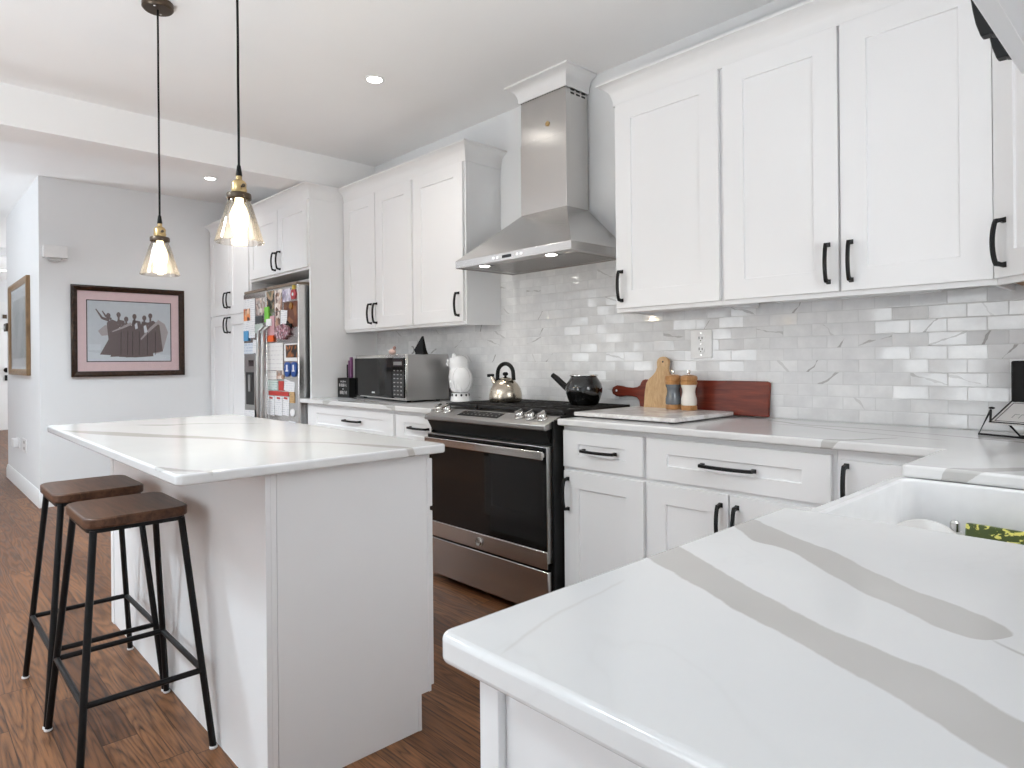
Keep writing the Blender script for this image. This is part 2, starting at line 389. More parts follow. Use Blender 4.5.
# floor ------------------------------------------------------------------------
def floor_mat():
    t = NT('dark_oak_strip_floor'); P = t.pos(); x, y, z = t.xyz(P)
    w = 0.098
    row = t.math('FLOOR', t.math('DIVIDE', y, w)); fy = t.math('FRACT', t.math('DIVIDE', y, w))
    wn = t.n('TexWhiteNoise', noise_dimensions='1D'); t.l(row, wn.inputs['W'])
    xs = t.math('DIVIDE', t.math('ADD', x, t.math('MULTIPLY', wn.outputs['Value'], 3.0)), 1.15)
    pc = t.math('FLOOR', xs); fx = t.math('FRACT', xs)
    w2 = t.n('TexWhiteNoise', noise_dimensions='3D'); t.l(t.comb(row, pc, 0.0), w2.inputs['Vector'])
    rnd = w2.outputs['Value']
    off = t.math('MULTIPLY', rnd, 37.0)
    # wide cathedral figure: contour lines of a stretched noise
    v = t.comb(t.math('ADD', t.math('MULTIPLY', x, 1.25), off), t.math('MULTIPLY', y, 13.0), off)
    n1 = t.noise(v, 1.0, 1.5, 0.45, 0.25)
    rings = t.math('FRACT', t.math('ADD', t.math('MULTIPLY', n1, 12.0), t.math('MULTIPLY', t.noise(t.scale(P, (6.0, 60.0, 1.0)), 1.0, 3), 0.5)))
    ringl = t.ramp(rings, [(0.0, 0.0), (0.30, 0.6), (0.6, 1.0), (0.85, 0.6), (1.0, 0.0)])
    v2_ = t.comb(t.math('ADD', t.math('MULTIPLY', x, 7.0), off), t.math('MULTIPLY', y, 160.0), off)
    n2 = t.noise(v2_, 1.0, 4, 0.65)
    pores = t.ramp(n2, [(0.38, 0.0), (0.54, 1.0)])
    tone = t.mix(rnd, srgb(100, 65, 43), srgb(148, 103, 70))
    tone = t.mix(t.math('MULTIPLY', t.noise(P, 1.1, 2), 0.5), tone, srgb(136, 86, 50))
    dk = t.mix(rnd, srgb(36, 21, 13), srgb(54, 33, 21))
    g = t.math('ADD', t.math('MULTIPLY', ringl, 0.55), t.math('MULTIPLY', pores, 0.45))
    col = t.mix(g, dk, tone)
    gap = t.math('MINIMUM', t.math('MINIMUM', fy, t.math('SUBTRACT', 1.0, fy)), t.math('MULTIPLY', t.math('MINIMUM', fx, t.math('SUBTRACT', 1.0, fx)), 10.0))
    gl = t.ramp(gap, [(0.0, 0.0), (0.022, 1.0)])
    col = t.mix(gl, srgb(38, 22, 14), col)
    t.set(color=col, spec=0.3, rough=t.math('ADD', 0.36, t.math('MULTIPLY', pores, 0.10)), coat=0.0)
    t.bump(t.math('ADD', t.math('MULTIPLY', gl, 0.6), t.math('MULTIPLY', pores, 0.15)), 0.25, 0.001)
    return t.m
M['floor'] = floor_mat()

# backsplash tile ----------------------------------------------------------------
def tile_mat():
    t = NT('marble_subway_tile'); P = t.pos(); x, y, z = t.xyz(P)
    h, w, z0, x0 = 0.0502, 0.1215, 0.9155, 1.416
    r = t.math('DIVIDE', t.math('SUBTRACT', z, z0), h); row = t.math('FLOOR', r); fr = t.math('FRACT', r)
    sh = t.math('MULTIPLY', t.math('FLOORED_MODULO', row, 2.0), 0.5)
    c = t.math('ADD', t.math('DIVIDE', t.math('SUBTRACT', x, x0), w), sh); cc = t.math('FLOOR', c); fc = t.math('FRACT', c)
    wn = t.n('TexWhiteNoise', noise_dimensions='3D'); t.l(t.comb(cc, row, 3.3), wn.inputs['Vector'])
    rv, rc = wn.outputs['Value'], wn.outputs['Color']
    rx, ry, rz = t.xyz(rc)
    dz = t.math('MULTIPLY', t.math('MINIMUM', fr, t.math('SUBTRACT', 1.0, fr)), h)
    dx = t.math('MULTIPLY', t.math('MINIMUM', fc, t.math('SUBTRACT', 1.0, fc)), w)
    d = t.math('MINIMUM', dz, dx)
    face = t.ramp(t.math('DIVIDE', d, 0.004), [(0.14, 0.0), (0.3, 1.0)])
    # marble: soft cloud and a crisp vein on some of the tiles
    pv = t.comb(t.math('ADD', x, t.math('MULTIPLY', rx, 9.0)), t.math('MULTIPLY', ry, 7.0), t.math('ADD', z, t.math('MULTIPLY', rz, 9.0)))
    cl = t.noise(pv, 9.0, 4, 0.6)
    col = t.mix(t.ramp(cl, [(0.35, 0.0), (0.7, 1.0)]), (0.68, 0.68, 0.685, 1), (0.82, 0.82, 0.82, 1))
    col = t.mix(t.math('MULTIPLY', rv, 0.25), col, (0.62, 0.62, 0.63, 1))
    th_ = t.math('MULTIPLY', t.math('SUBTRACT', rx, 0.5), 2.4)
    lx = t.math('MULTIPLY', t.math('SUBTRACT', fc, 0.5), w); lz = t.math('MULTIPLY', t.math('SUBTRACT', fr, 0.5), h)
    ln = t.math('SUBTRACT', t.math('MULTIPLY', lz, t.math('COSINE', th_)), t.math('MULTIPLY', lx, t.math('SINE', th_)))
    ln = t.math('ADD', ln, t.math('MULTIPLY', t.math('SUBTRACT', t.noise(pv, 14.0, 3, 0.5), 0.5), 0.035))
    vn = t.math('ABSOLUTE', ln)
    vw = t.math('MULTIPLY', t.ramp(t.noise(pv, 18.0, 2), [(0.35, 0.0), (0.65, 1.0)]), 0.006)
    vm = t.math('MULTIPLY', t.math('MULTIPLY', t.math('LESS_THAN', vn, vw), t.math('ADD', 0.35, rv)), t.math('GREATER_THAN', rz, 0.86))
    col = t.mix(t.math('MINIMUM', t.math('MULTIPLY', vm, 0.7), 1.0), col, (0.36, 0.35, 0.34, 1))
    col = t.mix(face, (0.60, 0.60, 0.60, 1), col)
    t.set(color=col, rough=t.math('ADD', 0.06, t.math('MULTIPLY', t.math('SUBTRACT', 1.0, face), 0.6)), spec=0.4)
    # every tile sits at a slightly different tilt
    g = t.n('NewGeometry')
    tl = t.comb(t.math('MULTIPLY', t.math('SUBTRACT', rx, 0.5), 0.07), 0.0, t.math('MULTIPLY', t.math('SUBTRACT', ry, 0.5), 0.09))
    b = t.n('Bump'); b.inputs['Strength'].default_value = 0.35; b.inputs['Distance'].default_value = 0.002
    t.l(t.math('ADD', t.ramp(t.math('DIVIDE', d, 0.004), [(0.1, 0.0), (0.7, 1.0)]), t.math('MULTIPLY', t.noise(pv, 20.0, 2), 0.25)), b.inputs['Height'])
    ad = t.n('VectorMath', operation='ADD'); t.l(b.outputs[0], ad.inputs[0]); t.l(tl, ad.inputs[1])
    nm = t.n('VectorMath', operation='NORMALIZE'); t.l(ad.outputs[0], nm.inputs[0]); t.l(nm.outputs[0], t.b.inputs['Normal'])
    return t.m
M['tile'] = tile_mat()

def wood(name, a, b, scale=(4, 60, 60), rough=0.4, coat=0.0, dist=0.6):
    t = NT(name); v = t.scale(t.obj(), scale)
    n = t.noise(v, 1.0, 5, 0.65, dist); n2 = t.noise(t.scale(t.obj(), tuple(s * 0.25 for s in scale)), 1.0, 2)
    f = t.math('ADD', t.math('MULTIPLY', t.ramp(n, [(0.3, 0.0), (0.7, 1.0)]), 0.7), t.math('MULTIPLY', n2, 0.3))
    t.set(color=t.mix(f, a, b), rough=rough, coat=coat, spec=0.3); t.bump(n, 0.08, 0.001); return t.m
M['seat_wood'] = wood('dark_walnut_seat', srgb(44, 28, 21), srgb(116, 82, 62), (4, 55, 55), 0.33)
M['red_wood'] = wood('padauk_red_wood', srgb(72, 22, 16), srgb(138, 58, 40), (6, 60, 60), 0.3)
M['olive_wood'] = wood('pale_olive_wood', srgb(176, 136, 92), srgb(222, 190, 146), (26, 26, 9), 0.4, dist=2.0)
M['mill_wood'] = wood('honey_wood', srgb(150, 100, 58), srgb(206, 158, 104), (40, 40, 12), 0.35)
M['raw_wood'] = wood('unpainted_wood', srgb(150, 112, 84), srgb(196, 160, 128), (4, 40, 40), 0.6)
M['gold_frame'] = wood('bronzed_gold_frame', srgb(96, 74, 52), srgb(172, 140, 104), (30, 30, 6), 0.35)
M['dark_frame'] = wood('dark_brown_frame', srgb(24, 16, 12), srgb(66, 46, 34), (8, 40, 40), 0.25)

# ------------------------------------------------------------------ the setting
CZ = 2.7368; XR = 2.19
struct('floor', MB().box(-14.0, 2.4, -6.7, 0.15, -0.06, 0.0), M['floor'])
struct('ceiling', MB().box(-14.0, 2.4, -6.7, 0.15, CZ, CZ + 0.08), M['ceil'])
struct('wall_back', MB().box(-4.75, 2.4, 0.0, 0.12, 0, CZ), M['wall'])
struct('wall_right', MB().box(XR, XR + 0.12, -6.6, -1.68, 0, CZ).box(XR, XR + 0.12, -0.88, 0, 0, CZ).box(XR, XR + 0.12, -1.68, -0.88, 0, 1.10).box(XR, XR + 0.12, -1.68, -0.88, 2.14, CZ), M['wall'])
# the wall with the dancers' picture, and its return along the hall
struct('wall_left', MB().box(-6.70, -4.59, -1.9325, 0.12, 0, CZ), M['wall'])
struct('wall_hall', MB().box(-13.2, -13.05, -6.6, 1.2, 0, CZ), M['wall'])
struct('wall_side', MB().box(-13.1, -6.65, 0.9, 1.0, 0, CZ), M['wall'])
fw = MB(); xs = [-14.0, -5.78, -4.98, -3.68, -2.88, -0.625, 0.525, 2.4]
for i in range(0, 7):
    if i % 2 == 0: fw.box(xs[i], xs[i + 1], -6.7, -6.55, 0, CZ)
    else: fw.box(xs[i], xs[i + 1], -6.7, -6.55, 0, 0.5).box(xs[i], xs[i + 1], -6.7, -6.55, 2.4, CZ)
struct('wall_front', fw, M['ceil'])
struct('ceiling_beam', MB().box(-2.8794, -2.5511, -6.6, 0.0, 2.5071, CZ), M['ceil'])
struct('hall_header_beam', MB().box(-9.1, -8.95, -6.6, 0.9, 2.63, CZ), M['wall'])
struct('backsplash', MB().box(-2.527, XR, -0.008, 0, 0.9140, 1.42).box(-1.066, 0.067, -0.008, 0, 1.42, 1.74), M['tile'])
def baseboard(name, pts):
    mb = MB()
    prof = [(0, 0), (0.016, 0), (0.016, 0.095), (0.012, 0.105), (0.010, 0.125), (0.004, 0.135), (0, 0.135)]
    (xa, ya), (xb, yb) = pts; d = Vector((xb - xa, yb - ya, 0)).normalized(); n = Vector((d.y, -d.x, 0))
    mb.rings([[(p[0] + n.x * o, p[1] + n.y * o, z) for o, z in prof] for p in pts])
    return struct(name, mb, M['trim'], smooth=50)
baseboard('baseboard_hall', ((-6.70, -1.9325), (-4.59, -1.9325)))
baseboard('baseboard_left', ((-4.59, -1.9485), (-4.59, -0.60)))
# hall door at the far end
dm = MB().box(-13.05, -13.02, -1.50, -1.36, 0, 2.21).box(-13.05, -13.02, -0.46, -0.32, 0, 2.21).box(-13.05, -13.02, -1.50, -0.32, 2.21, 2.33)
struct('trim_1', dm, M['trim'])
door = struct('door_1', MB().box(-13.05, -13.035, -1.36, -0.46, 0.01, 2.21).box(-13.035, -13.028, -1.26, -0.98, 1.2, 2.0).box(-13.035, -13.028, -1.26, -0.98, 0.2, 1.0).box(-13.035, -13.028, -0.84, -0.56, 1.2, 2.0).box(-13.035, -13.028, -0.84, -0.56, 0.2, 1.0), M['trim'])
MB().sphere((-12.98, -1.31, 1.09), 0.045).build('door_knob', M['black'], door)
MB().box(-13.03, -13.0, -1.335, -1.285, 0.90, 1.0).build('deadbolt', M['black'], door)
MB().box(-13.03, -13.0, -1.36, -1.28, 2.03, 2.10).build('door_closer', M['bronze'], door)
# window over the sink and the living-room windows
def window_x(n, y0, y1, z0, z1):
    f = MB().box(XR - 0.01, XR + 0.10, y0, y0 + 0.05, z0, z1).box(XR - 0.01, XR + 0.10, y1 - 0.05, y1, z0, z1).box(XR - 0.01, XR + 0.10, y0, y1, z0, z0 + 0.05).box(XR - 0.01, XR + 0.10, y0, y1, z1 - 0.05, z1).box(XR + 0.03, XR + 0.07, y0, y1, (z0 + z1) / 2 - 0.02, (z0 + z1) / 2 + 0.02)
    w = struct('window_%d' % n, f, M['trim'])
    MB().box(XR + 0.085, XR + 0.09, y0 + 0.05, y1 - 0.05, z0 + 0.05, z1 - 0.05).build('window_pane', M['pane'], w)
window_x(1, -1.68, -0.88, 1.10, 2.14)
for i, (x0, x1) in enumerate(((-5.78, -4.98), (-3.68, -2.88), (-0.625, 0.525))):
    f = MB().box(x0, x0 + 0.06, -6.68, -6.53, 0.5, 2.4).box(x1 - 0.06, x1, -6.68, -6.53, 0.5, 2.4).box(x0, x1, -6.68, -6.53, 0.5, 0.56).box(x0, x1, -6.68, -6.53, 2.34, 2.4).box(x0, x1, -6.62, -6.58, 1.43, 1.47).box((x0 + x1) / 2 - 0.03, (x0 + x1) / 2 + 0.03, -6.62, -6.58, 0.5, 2.4)
    w = struct('window_%d' % (i + 2), f, M['trim'])
    MB().box(x0 + 0.06, x1 - 0.06, -6.605, -6.60, 0.56, 2.34).build('window_pane', M['pane'], w)

# ------------------------------------------------------------------ cabinet kit
def pull(mb, x, z, L, vertical=True, proj=0.032):
    """black bow pull on the local face y=0 (out = -y); centre x, z"""
    h = L / 2
    def P(a, d, o=0.0):
        return (x + o, -d, z + a) if vertical else (x + a, -d, z + o)
    for s_ in (-1, 1):
        c = s_ * (h - 0.008)
        a = P(c, 0)
        mb.rings([[P(c - 0.009, 0.0, -0.008), P(c - 0.009, 0.0, 0.008), P(c + 0.009, 0.0, 0.008), P(c + 0.009, 0.0, -0.008)],
                  [P(c - 0.006, 0.012, -0.006), P(c - 0.006, 0.012, 0.006), P(c + 0.006, 0.012, 0.006), P(c + 0.006, 0.012, -0.006)],
                  [P(c - 0.007 - s_ * 0.003, proj * 0.80, -0.0065), P(c - 0.007 - s_ * 0.003, proj * 0.80, 0.0065), P(c + 0.007 - s_ * 0.003, proj * 0.80, 0.0065), P(c + 0.007 - s_ * 0.003, proj * 0.80, -0.0065)]])
    rr = []
    for i in range(13):
        q = -1 + 2 * i / 12; a = q * (h - 0.004); d = proj * 0.62 + (proj * 0.55) * (1 - q * q) ** 0.8 * 0.75
        rr.append([P(a, d, -0.0068), P(a, d, 0.0068), P(a, d + 0.010, 0.0055), P(a, d + 0.010, -0.0055)])
    mb.rings(rr); return mb
def shaker(M_, x0, x1, z0, z1, rw, rh, name, parent, mat, handle=None, th=0.019, rh2=None, proj=0.032):
    """door or drawer front with a recessed centre panel, local face back at y=0, front at y=-th; handle=(x, z, L, vertical)"""
    mb = MB(M_); rh2 = rh2 or rh
    ix0, ix1, iz0, iz1 = x0 + rw, x1 - rw, z0 + rh, z1 - rh2
    rect = lambda a, b, c, e, y: [(a, y, c), (b, y, c), (b, y, e), (a, y, e)]
    mb.rings([rect(x0, x1, z0, z1, 0.0), rect(x0, x1, z0, z1, -th), rect(ix0, ix1, iz0, iz1, -th), rect(ix0 + 0.001, ix1 - 0.001, iz0 + 0.001, iz1 - 0.001, -th * 0.58)])
    d = mb.build(name, mat, parent, bevel=0.0012)
    if handle:
        pull(MB(M_ @ Matrix.Translation((0, -th, 0))), *handle, proj=proj).build('handle', M['black'], d, bevel=0.0012)
    return d
def T(x, y, z=0.0, rz=0.0): return Matrix.Translation((x, y, z)) @ Matrix.Rotation(rz, 4, 'Z')
CAB = M['cab']
UF = -0.2855; UZ = 1.3995; UT = 2.399; CT = 2.492
def upper(label, x0, x1, doors, name='wall_cabinet', right_end=False):
    t = thing(name, label, 'cabinet', ((x0 + x1) / 2, -0.14, UZ), 0, 'white wall cabinets')
    MB().box(x0, x1, -0.262, -0.001, UZ + 0.022, CT - 0.004).box(x0, x0 + 0.014, -0.262, -0.001, UZ, UZ + 0.022).box(x1 - 0.014, x1, -0.262, -0.001, UZ, UZ + 0.022).build('carcass', CAB, t, bevel=0.001)
    MB().box(x0, x1, UF, -0.262, UZ, CT - 0.004).build('face_frame', CAB, t, bevel=0.001)
    for (a, b, hx) in doors:
        shaker(T(0, UF), a, b, 1.418, 2.385, 0.088, 0.080, 'door', t, CAB, (hx, 1.523, 0.152, True))
    return t
LB = thing
upper('white double-door wall cabinet beside the tall fridge panel', -2.5265, -1.642, [(-2.512, -2.068, -2.121), (-2.060, -1.616, -2.047)])
upper('white single-door wall cabinet left of the range hood', -1.6415, -1.0649, [(-1.594, -1.076, -1.117)])
upper('white single-door wall cabinet right of the range hood', 0.0659, 0.6243, [(0.078, 0.612, 0.112)])
upper('large white double-door wall cabinet above the outlet and red board', 0.6250, 1.5551, [(0.634, 1.087, 1.052), (1.096, 1.549, 1.131)])
# diagonal corner cabinet
t = thing('corner_wall_cabinet', 'white diagonal corner wall cabinet at the right end of the back wall', 'cabinet', (1.86, -0.3, UZ), 0, 'white wall cabinets')
ce = MB(); poly = [(1.5556, -0.001), (1.5556, UF), (1.905, -0.6349), (XR - 0.001, -0.6349), (XR - 0.001, -0.001)]
ce.prism(poly, UZ + 0.022, CT - 0.004)
ce.build('carcass', CAB, t, bevel=0.001)
MD = Matrix.Translation((1.5556, UF, 0)) @ Matrix.Rotation(-PI / 4, 4, 'Z')
MB(MD).box(0, 0.494, 0.0, 0.02, UZ, UZ + 0.021).build('bottom_rail', CAB, t)
MB().prism([(1.575, -0.01), (1.575, -0.26), (1.88, -0.59), (2.17, -0.59), (2.17, -0.01)], UZ + 0.016, UZ + 0.021).build('underside', M['raw_wood'], t, label='bare wood underside')
shaker(MD, 0.012, 0.482, 1.418, 2.385, 0.085, 0.080, 'door', t, CAB, (0.060, 1.523, 0.152, True))
# wall cabinet over the near end of the right-hand counter
t = thing('wall_cabinet', 'white wall cabinet overhanging the near counter at the top right corner', 'cabinet', (2.05, -2.17, UZ), 0, 'white wall cabinets')
MB().box(1.9175, XR - 0.001, -2.62, -1.69, UZ, CT - 0.004).build('carcass', CAB, t, bevel=0.001)
MR = T(1.9175, 0, 0, -PI / 2)   # local x -> -world y ; local -y -> -world x
for a, b, hx in ((1.70, 2.090, 2.060), (2.100, 2.61, 2.122)):
    shaker(MR, a, b, 1.418, 2.385, 0.085, 0.08, 'door', t, CAB, (hx, 1.523, 0.152, True), proj=0.022)

# crowns
def crown(label, path, zb=UT - 0.012, zt=CT, out=0.066, name='crown_molding', mat=None, group=None, parent=None):
    k = zt - zb
    prof = [(0, 0), (0.007, 0), (0.008, 0.20 * k), (0.012, 0.36 * k), (0.2 * out + 0.004, 0.52 * k), (0.38 * out, 0.66 * k), (0.62 * out, 0.79 * k), (0.86 * out, 0.875 * k), (out, 0.90 * k), (out, k), (0, k)]
    n = len(path); rings = []
    for i, p in enumerate(path):
        def nrm(a, b):
            d = Vector((b[0] - a[0], b[1] - a[1])).normalized(); return Vector((d.y, -d.x))
        if i == 0: m = nrm(path[0], path[1])
        elif i == n - 1: m = nrm(path[-2], path[-1])
        else:
            n1, n2 = nrm(path[i - 1], p), nrm(p, path[i + 1]); m = (n1 + n2).normalized(); m = m / max(0.2, m.dot(n1))
        rings.append([(p[0] + m.x * o, p[1] + m.y * o, zb + z) for o, z in prof])
    mb = MB(); mb.rings(rings)
    o = mb.build(name, mat or M['trim'], parent, smooth=40)
    if parent is None: tag(o, label, 'crown molding', group)
    return o
crown('white crown molding along the top of the fridge and pantry cabinets', [(-4.585, -0.5685), (-2.527, -0.5685), (-2.527, -0.368)])
crown('white crown molding on top of the cabinets left of the hood', [(-2.5265, UF), (-1.0649, UF), (-1.0649, -0.001)])
crown('white crown molding on top of the cabinets right of the hood', [(0.0659, -0.001), (0.0659, UF), (1.5555, UF), (1.905, -0.6355), (XR - 0.001, -0.6355)])

# fridge surround and pantry
t = thing('fridge_cabinet', 'white two-door cabinet above the fridge with tall end panel', 'cabinet', (-3.08, -0.29, 0), 0)
MB().box(-3.628, -2.5275, -0.548, -0.001, 1.867, CT - 0.004).build('carcass', CAB, t, bevel=0.001)
MB().box(-3.628, -2.5275, -0.5685, -0.548, 1.867, CT - 0.004).build('face_frame', CAB, t, bevel=0.001)
MB().box(-2.549, -2.5275, -0.5685, -0.001, 0, 1.867).build('side_panel', CAB, t, bevel=0.001)
for a, b, hx in ((-3.612, -3.048, -3.088), (-3.040, -2.542, -3.000)):
    shaker(T(0, -0.5685), a, b, 1.885, 2.385, 0.075, 0.078, 'door', t, CAB, (hx, 1.982, 0.152, True))
t = thing('pantry_cabinet', 'tall white four-door pantry cabinet between the wall and the fridge', 'cabinet', (-4.1, -0.29, 0), 0)
MB().box(-4.584, -3.6285, -0.548, -0.001, 0.1, CT - 0.004).build('carcass', CAB, t, bevel=0.001)
MB().box(-4.584, -3.6285, -0.5685, -0.548, 0.1, CT - 0.004).build('face_frame', CAB, t, bevel=0.001)
MB().box(-4.584, -3.6285, -0.49, -0.001, 0.0, 0.1).build('toe_kick', CAB, t)
for a, b, hx in ((-4.568, -4.102, -4.135), (-4.096, -3.644, -4.060)):
    shaker(T(0, -0.5685), a, b, 1.62, 2.385, 0.085, 0.08, 'door', t, CAB, (hx, 1.75, 0.15, True))
    shaker(T(0, -0.5685), a, b, 0.115, 1.602, 0.085, 0.08, 'door', t, CAB, (hx, 1.523, 0.15, True))

# ------------------------------------------------------------------ base cabinets
BF = -0.60; BT = 0.882
def base(label, x0, x1, name='base_cabinet'):
    t = thing(name, label, 'cabinet', ((x0 + x1) / 2, -0.3, 0), 0, 'white base cabinets')
    MB().box(x0, x1, BF + 0.02, -0.001, 0.1, BT).build('carcass', CAB, t, bevel=0.001)
    MB().box(x0, x1, BF, BF + 0.02, 0.1, BT).build('face_frame', CAB, t, bevel=0.001)
    MB().box(x0, x1, BF + 0.07, -0.001, 0, 0.1).build('toe_kick', CAB, t)
    return t
TB = T(0, BF)
t = base('white drawer base cabinet under the microwave', -2.5265, -1.352)
shaker(TB, -2.46, -1.366, 0.700, 0.862, 0.11, 0.045, 'drawer', t, CAB, (-1.845, 0.789, 0.21, False))
for a, b, hx in ((-2.46, -1.917, -1.96), (-1.909, -1.366, -1.866)): shaker(TB, a, b, 0.115, 0.682, 0.08, 0.075, 'door', t, CAB, (hx, 0.58, 0.15, True))
t = base('narrow white drawer base cabinet left of the range', -1.3515, -0.948)
shaker(TB, -1.338, -0.962, 0.700, 0.862, 0.085, 0.045, 'drawer', t, CAB, (-1.094, 0.793, 0.19, False))
shaker(TB, -1.338, -0.962, 0.115, 0.682, 0.08, 0.075, 'door', t, CAB, (-1.30, 0.58, 0.15, True))
t = base('white base cabinet with one drawer and one door right of the range', 0.003, 0.4555)
shaker(TB, 0.014, 0.444, 0.700, 0.862, 0.087, 0.058, 'drawer', t, CAB, (0.222, 0.780, 0.186, False))
shaker(TB, 0.016, 0.444, 0.115, 0.682, 0.086, 0.075, 'door', t, CAB, (0.042, 0.579, 0.15, True))
t = base('wide white base cabinet with one drawer above two doors', 0.456, 1.187)
shaker(TB, 0.464, 1.173, 0.700, 0.862, 0.094, 0.058, 'drawer', t, CAB, (0.814, 0.780, 0.216, False))
shaker(TB, 0.464, 0.813, 0.115, 0.682, 0.086, 0.075, 'door', t, CAB, (0.786, 0.575, 0.15, True))
shaker(TB, 0.821, 1.173, 0.115, 0.682, 0.086, 0.075, 'door', t, CAB, (0.850, 0.575, 0.15, True))
t = base('white corner base cabinet door beside the farmhouse sink', 1.1875, 1.529)
shaker(TB, 1.199, 1.50, 0.115, 0.850, 0.085, 0.10, 'door', t, CAB, (1.222, 0.765, 0.15, True))
# right-hand run: sink base and near end cabinet (fronts face -x)
XF = 1.530
t = thing('sink_base_cabinet', 'white sink base cabinet under the farmhouse sink', 'cabinet', (1.85, -1.3, 0), 0, 'white base cabinets')
MB().box(XF, XR - 0.001, -1.70, -0.601, 0.1, 0.60).box(XF, XR - 0.001, -0.99, -0.601, 0.60, BT).box(XF, XR - 0.001, -1.70, -1.68, 0.6, BT).box(XF + 0.07, XR - 0.001, -1.70, -0.601, 0, 0.1).build('carcass', CAB, t, bevel=0.001)
MX = T(XF, 0, 0, -PI / 2)
for a, b, hx in ((1.02, 1.335, 1.30), (1.345, 1.68, 1.38)): shaker(MX, a, b, 0.115, 0.59, 0.08, 0.07, 'door', t, CAB, (hx, 0.49, 0.15, True))
t = thing('peninsula_base_cabinet', 'white base cabinet under the near end of the veined counter', 'cabinet', (1.85, -2.05, 0), 0, 'white base cabinets')
MB().box(XF, XR - 0.001, -2.388, -1.7005, 0.1, BT).box(XF + 0.07, XR - 0.001, -2.388, -1.7005, 0, 0.1).build('carcass', CAB, t, bevel=0.001)
MB().box(XF - 0.006, XF + 0.020, -2.402, -2.388, 0.0, BT).box(XF + 0.020, XR - 0.05, -2.392, -2.388, 0.0, BT).box(XR - 0.05, XR - 0.001, -2.402, -2.388, 0.0, BT).box(XF + 0.020, XR - 0.05, -2.402, -2.388, 0.0, 0.09).build('end_panel', CAB, t, bevel=0.001)
for a, b, hx in ((1.712, 2.04, 2.0), (2.05, 2.378, 2.09)):
    shaker(MX, a, b, 0.115, 0.682, 0.08, 0.075, 'door', t, CAB, (hx, 0.58, 0.15, True))
    shaker(MX, a, b, 0.700, 0.862, 0.08, 0.05, 'drawer', t, CAB, ((a + b) / 2, 0.78, 0.186, False))

# ------------------------------------------------------------------ countertops
def slab(pts, z0, z1, mat, label, r=0.006):
    o = MB().prism(pts, z0, z1).build('countertop', mat, None, bevel=r, bseg=4, smooth=40)
    return tag(o, label, 'countertop')
def round_corner(p0, c, p1, r, n=6):
    c, p0, p1 = Vector(c), Vector(p0), Vector(p1); a = (p0 - c).normalized(); b = (p1 - c).normalized()
    A, B, O = c + a * r, c + b * r, c + (a + b) * r
    out = []
    for k in range(n + 1):
        f = k / n * PI / 2; out.append(tuple(O - b * r * math.cos(f) - a * r * math.sin(f)))
    return out
XC = 1.4926
pen = (XC, -2.4293)
Lp = [(0.003, -0.010), (0.003, -0.6474), (XC, -0.649), (XC, -1.0255), (2.03, -1.0255), (2.03, -1.6681)]
Lp += round_corner((2.03, -1.6681), (XC, -1.6681), (XC, -2.0), 0.016, 5)
Lp += round_corner((XC, -2.0), (XC, -2.4293), (2.0, -2.4293), 0.014, 6)
Lp += [(XR - 0.001, -2.4293), (XR - 0.001, -0.010)]
slab(Lp, 0.8839, 0.9139, M['quartz_L'], 'L-shaped white quartz countertop with broad grey veins running into the foreground', 0.007)
slab([(-2.5600, -0.6474), (-0.948, -0.6474), (-0.948, -0.010), (-2.5268, -0.010), (-2.5268, -0.5695), (-2.5600, -0.5695)], 0.8839, 0.9139, M['quartz_B'], 'white quartz countertop under the microwave left of the range', 0.005)

# island -----------------------------------------------------------------------
ix0, ix1, iy0, iy1 = -1.452, 0.3433, -2.3286, -1.5270
ip = []
for a, b, c in (((ix0, 0), (ix0, iy0), (0, iy0)), ((0, iy0), (ix1, iy0), (ix1, 0)), ((ix1, 0), (ix1, iy1), (0, iy1)), ((0, iy1), (ix0, iy1), (ix0, 0))):
    pass
ip = rrect(ix0, ix1, iy0, iy1, 0.022, 5)
slab(ip, 0.8850, 0.9128, M['quartz_I'], 'white quartz island top with soft grey veins', 0.006)
t = thing('kitchen_island', 'white kitchen island base with plain end panel and toe kick', 'kitchen island', (-0.58, -1.83, 0), 0)
bx0, bx1, by0, by1 = -1.440, 0.2825, -2.0923, -1.5540
MB().box(bx0 + 0.012, bx1 - 0.012, by0 + 0.014, by1, 0.113, 0.8848).box(bx0 + 0.012, bx1 - 0.012, by0 + 0.014, by1 - 0.052, 0, 0.113).build('carcass', CAB, t)
# plain back panel on the stool side, with a stile at each end
MB().box(bx0, bx1, by0 + 0.004, by0 + 0.014, 0, 0.8848).box(bx0, bx0 + 0.045, by0, by0 + 0.004, 0, 0.8848).box(bx1 - 0.024, bx1, by0, by0 + 0.004, 0, 0.8848).build('back_panel', CAB, t, bevel=0.001)
ep = MB()
ep.box(bx1 - 0.012, bx1, by0 + 0.014, by0 + 0.030, 0, 0.8848)
ep.prism([(by0 + 0.032, 0), (by1 - 0.050, 0), (by1 - 0.050, 0.113), (by1 - 0.008, 0.113), (by1 - 0.008, 0.8848), (by0 + 0.032, 0.8848)], bx1 - 0.012, bx1 - 0.003, 'x')
ep.box(bx1 - 0.012, bx1, by1 - 0.010, by1, 0.113, 0.8848)
ep.build('end_panel', CAB, t, bevel=0.0012)
MB().box(bx0 + 0.012, bx1 - 0.002, by1 - 0.050, by1 - 0.038, 0, 0.113).build('toe_kick', CAB, t)
TI = T(0, by1, 0, PI)     # fronts face +y, local x = -world x
for a, b in ((-0.27, 0.29), (0.30, 0.86), (0.87, 1.42)):
    shaker(TI, a, b, 0.125, 0.690, 0.07, 0.065, 'door', t, CAB, (b - 0.04, 0.60, 0.15, True))
    shaker(TI, a, b, 0.705, 0.860, 0.07, 0.05, 'drawer', t, CAB, ((a + b) / 2, 0.782, 0.18, False))

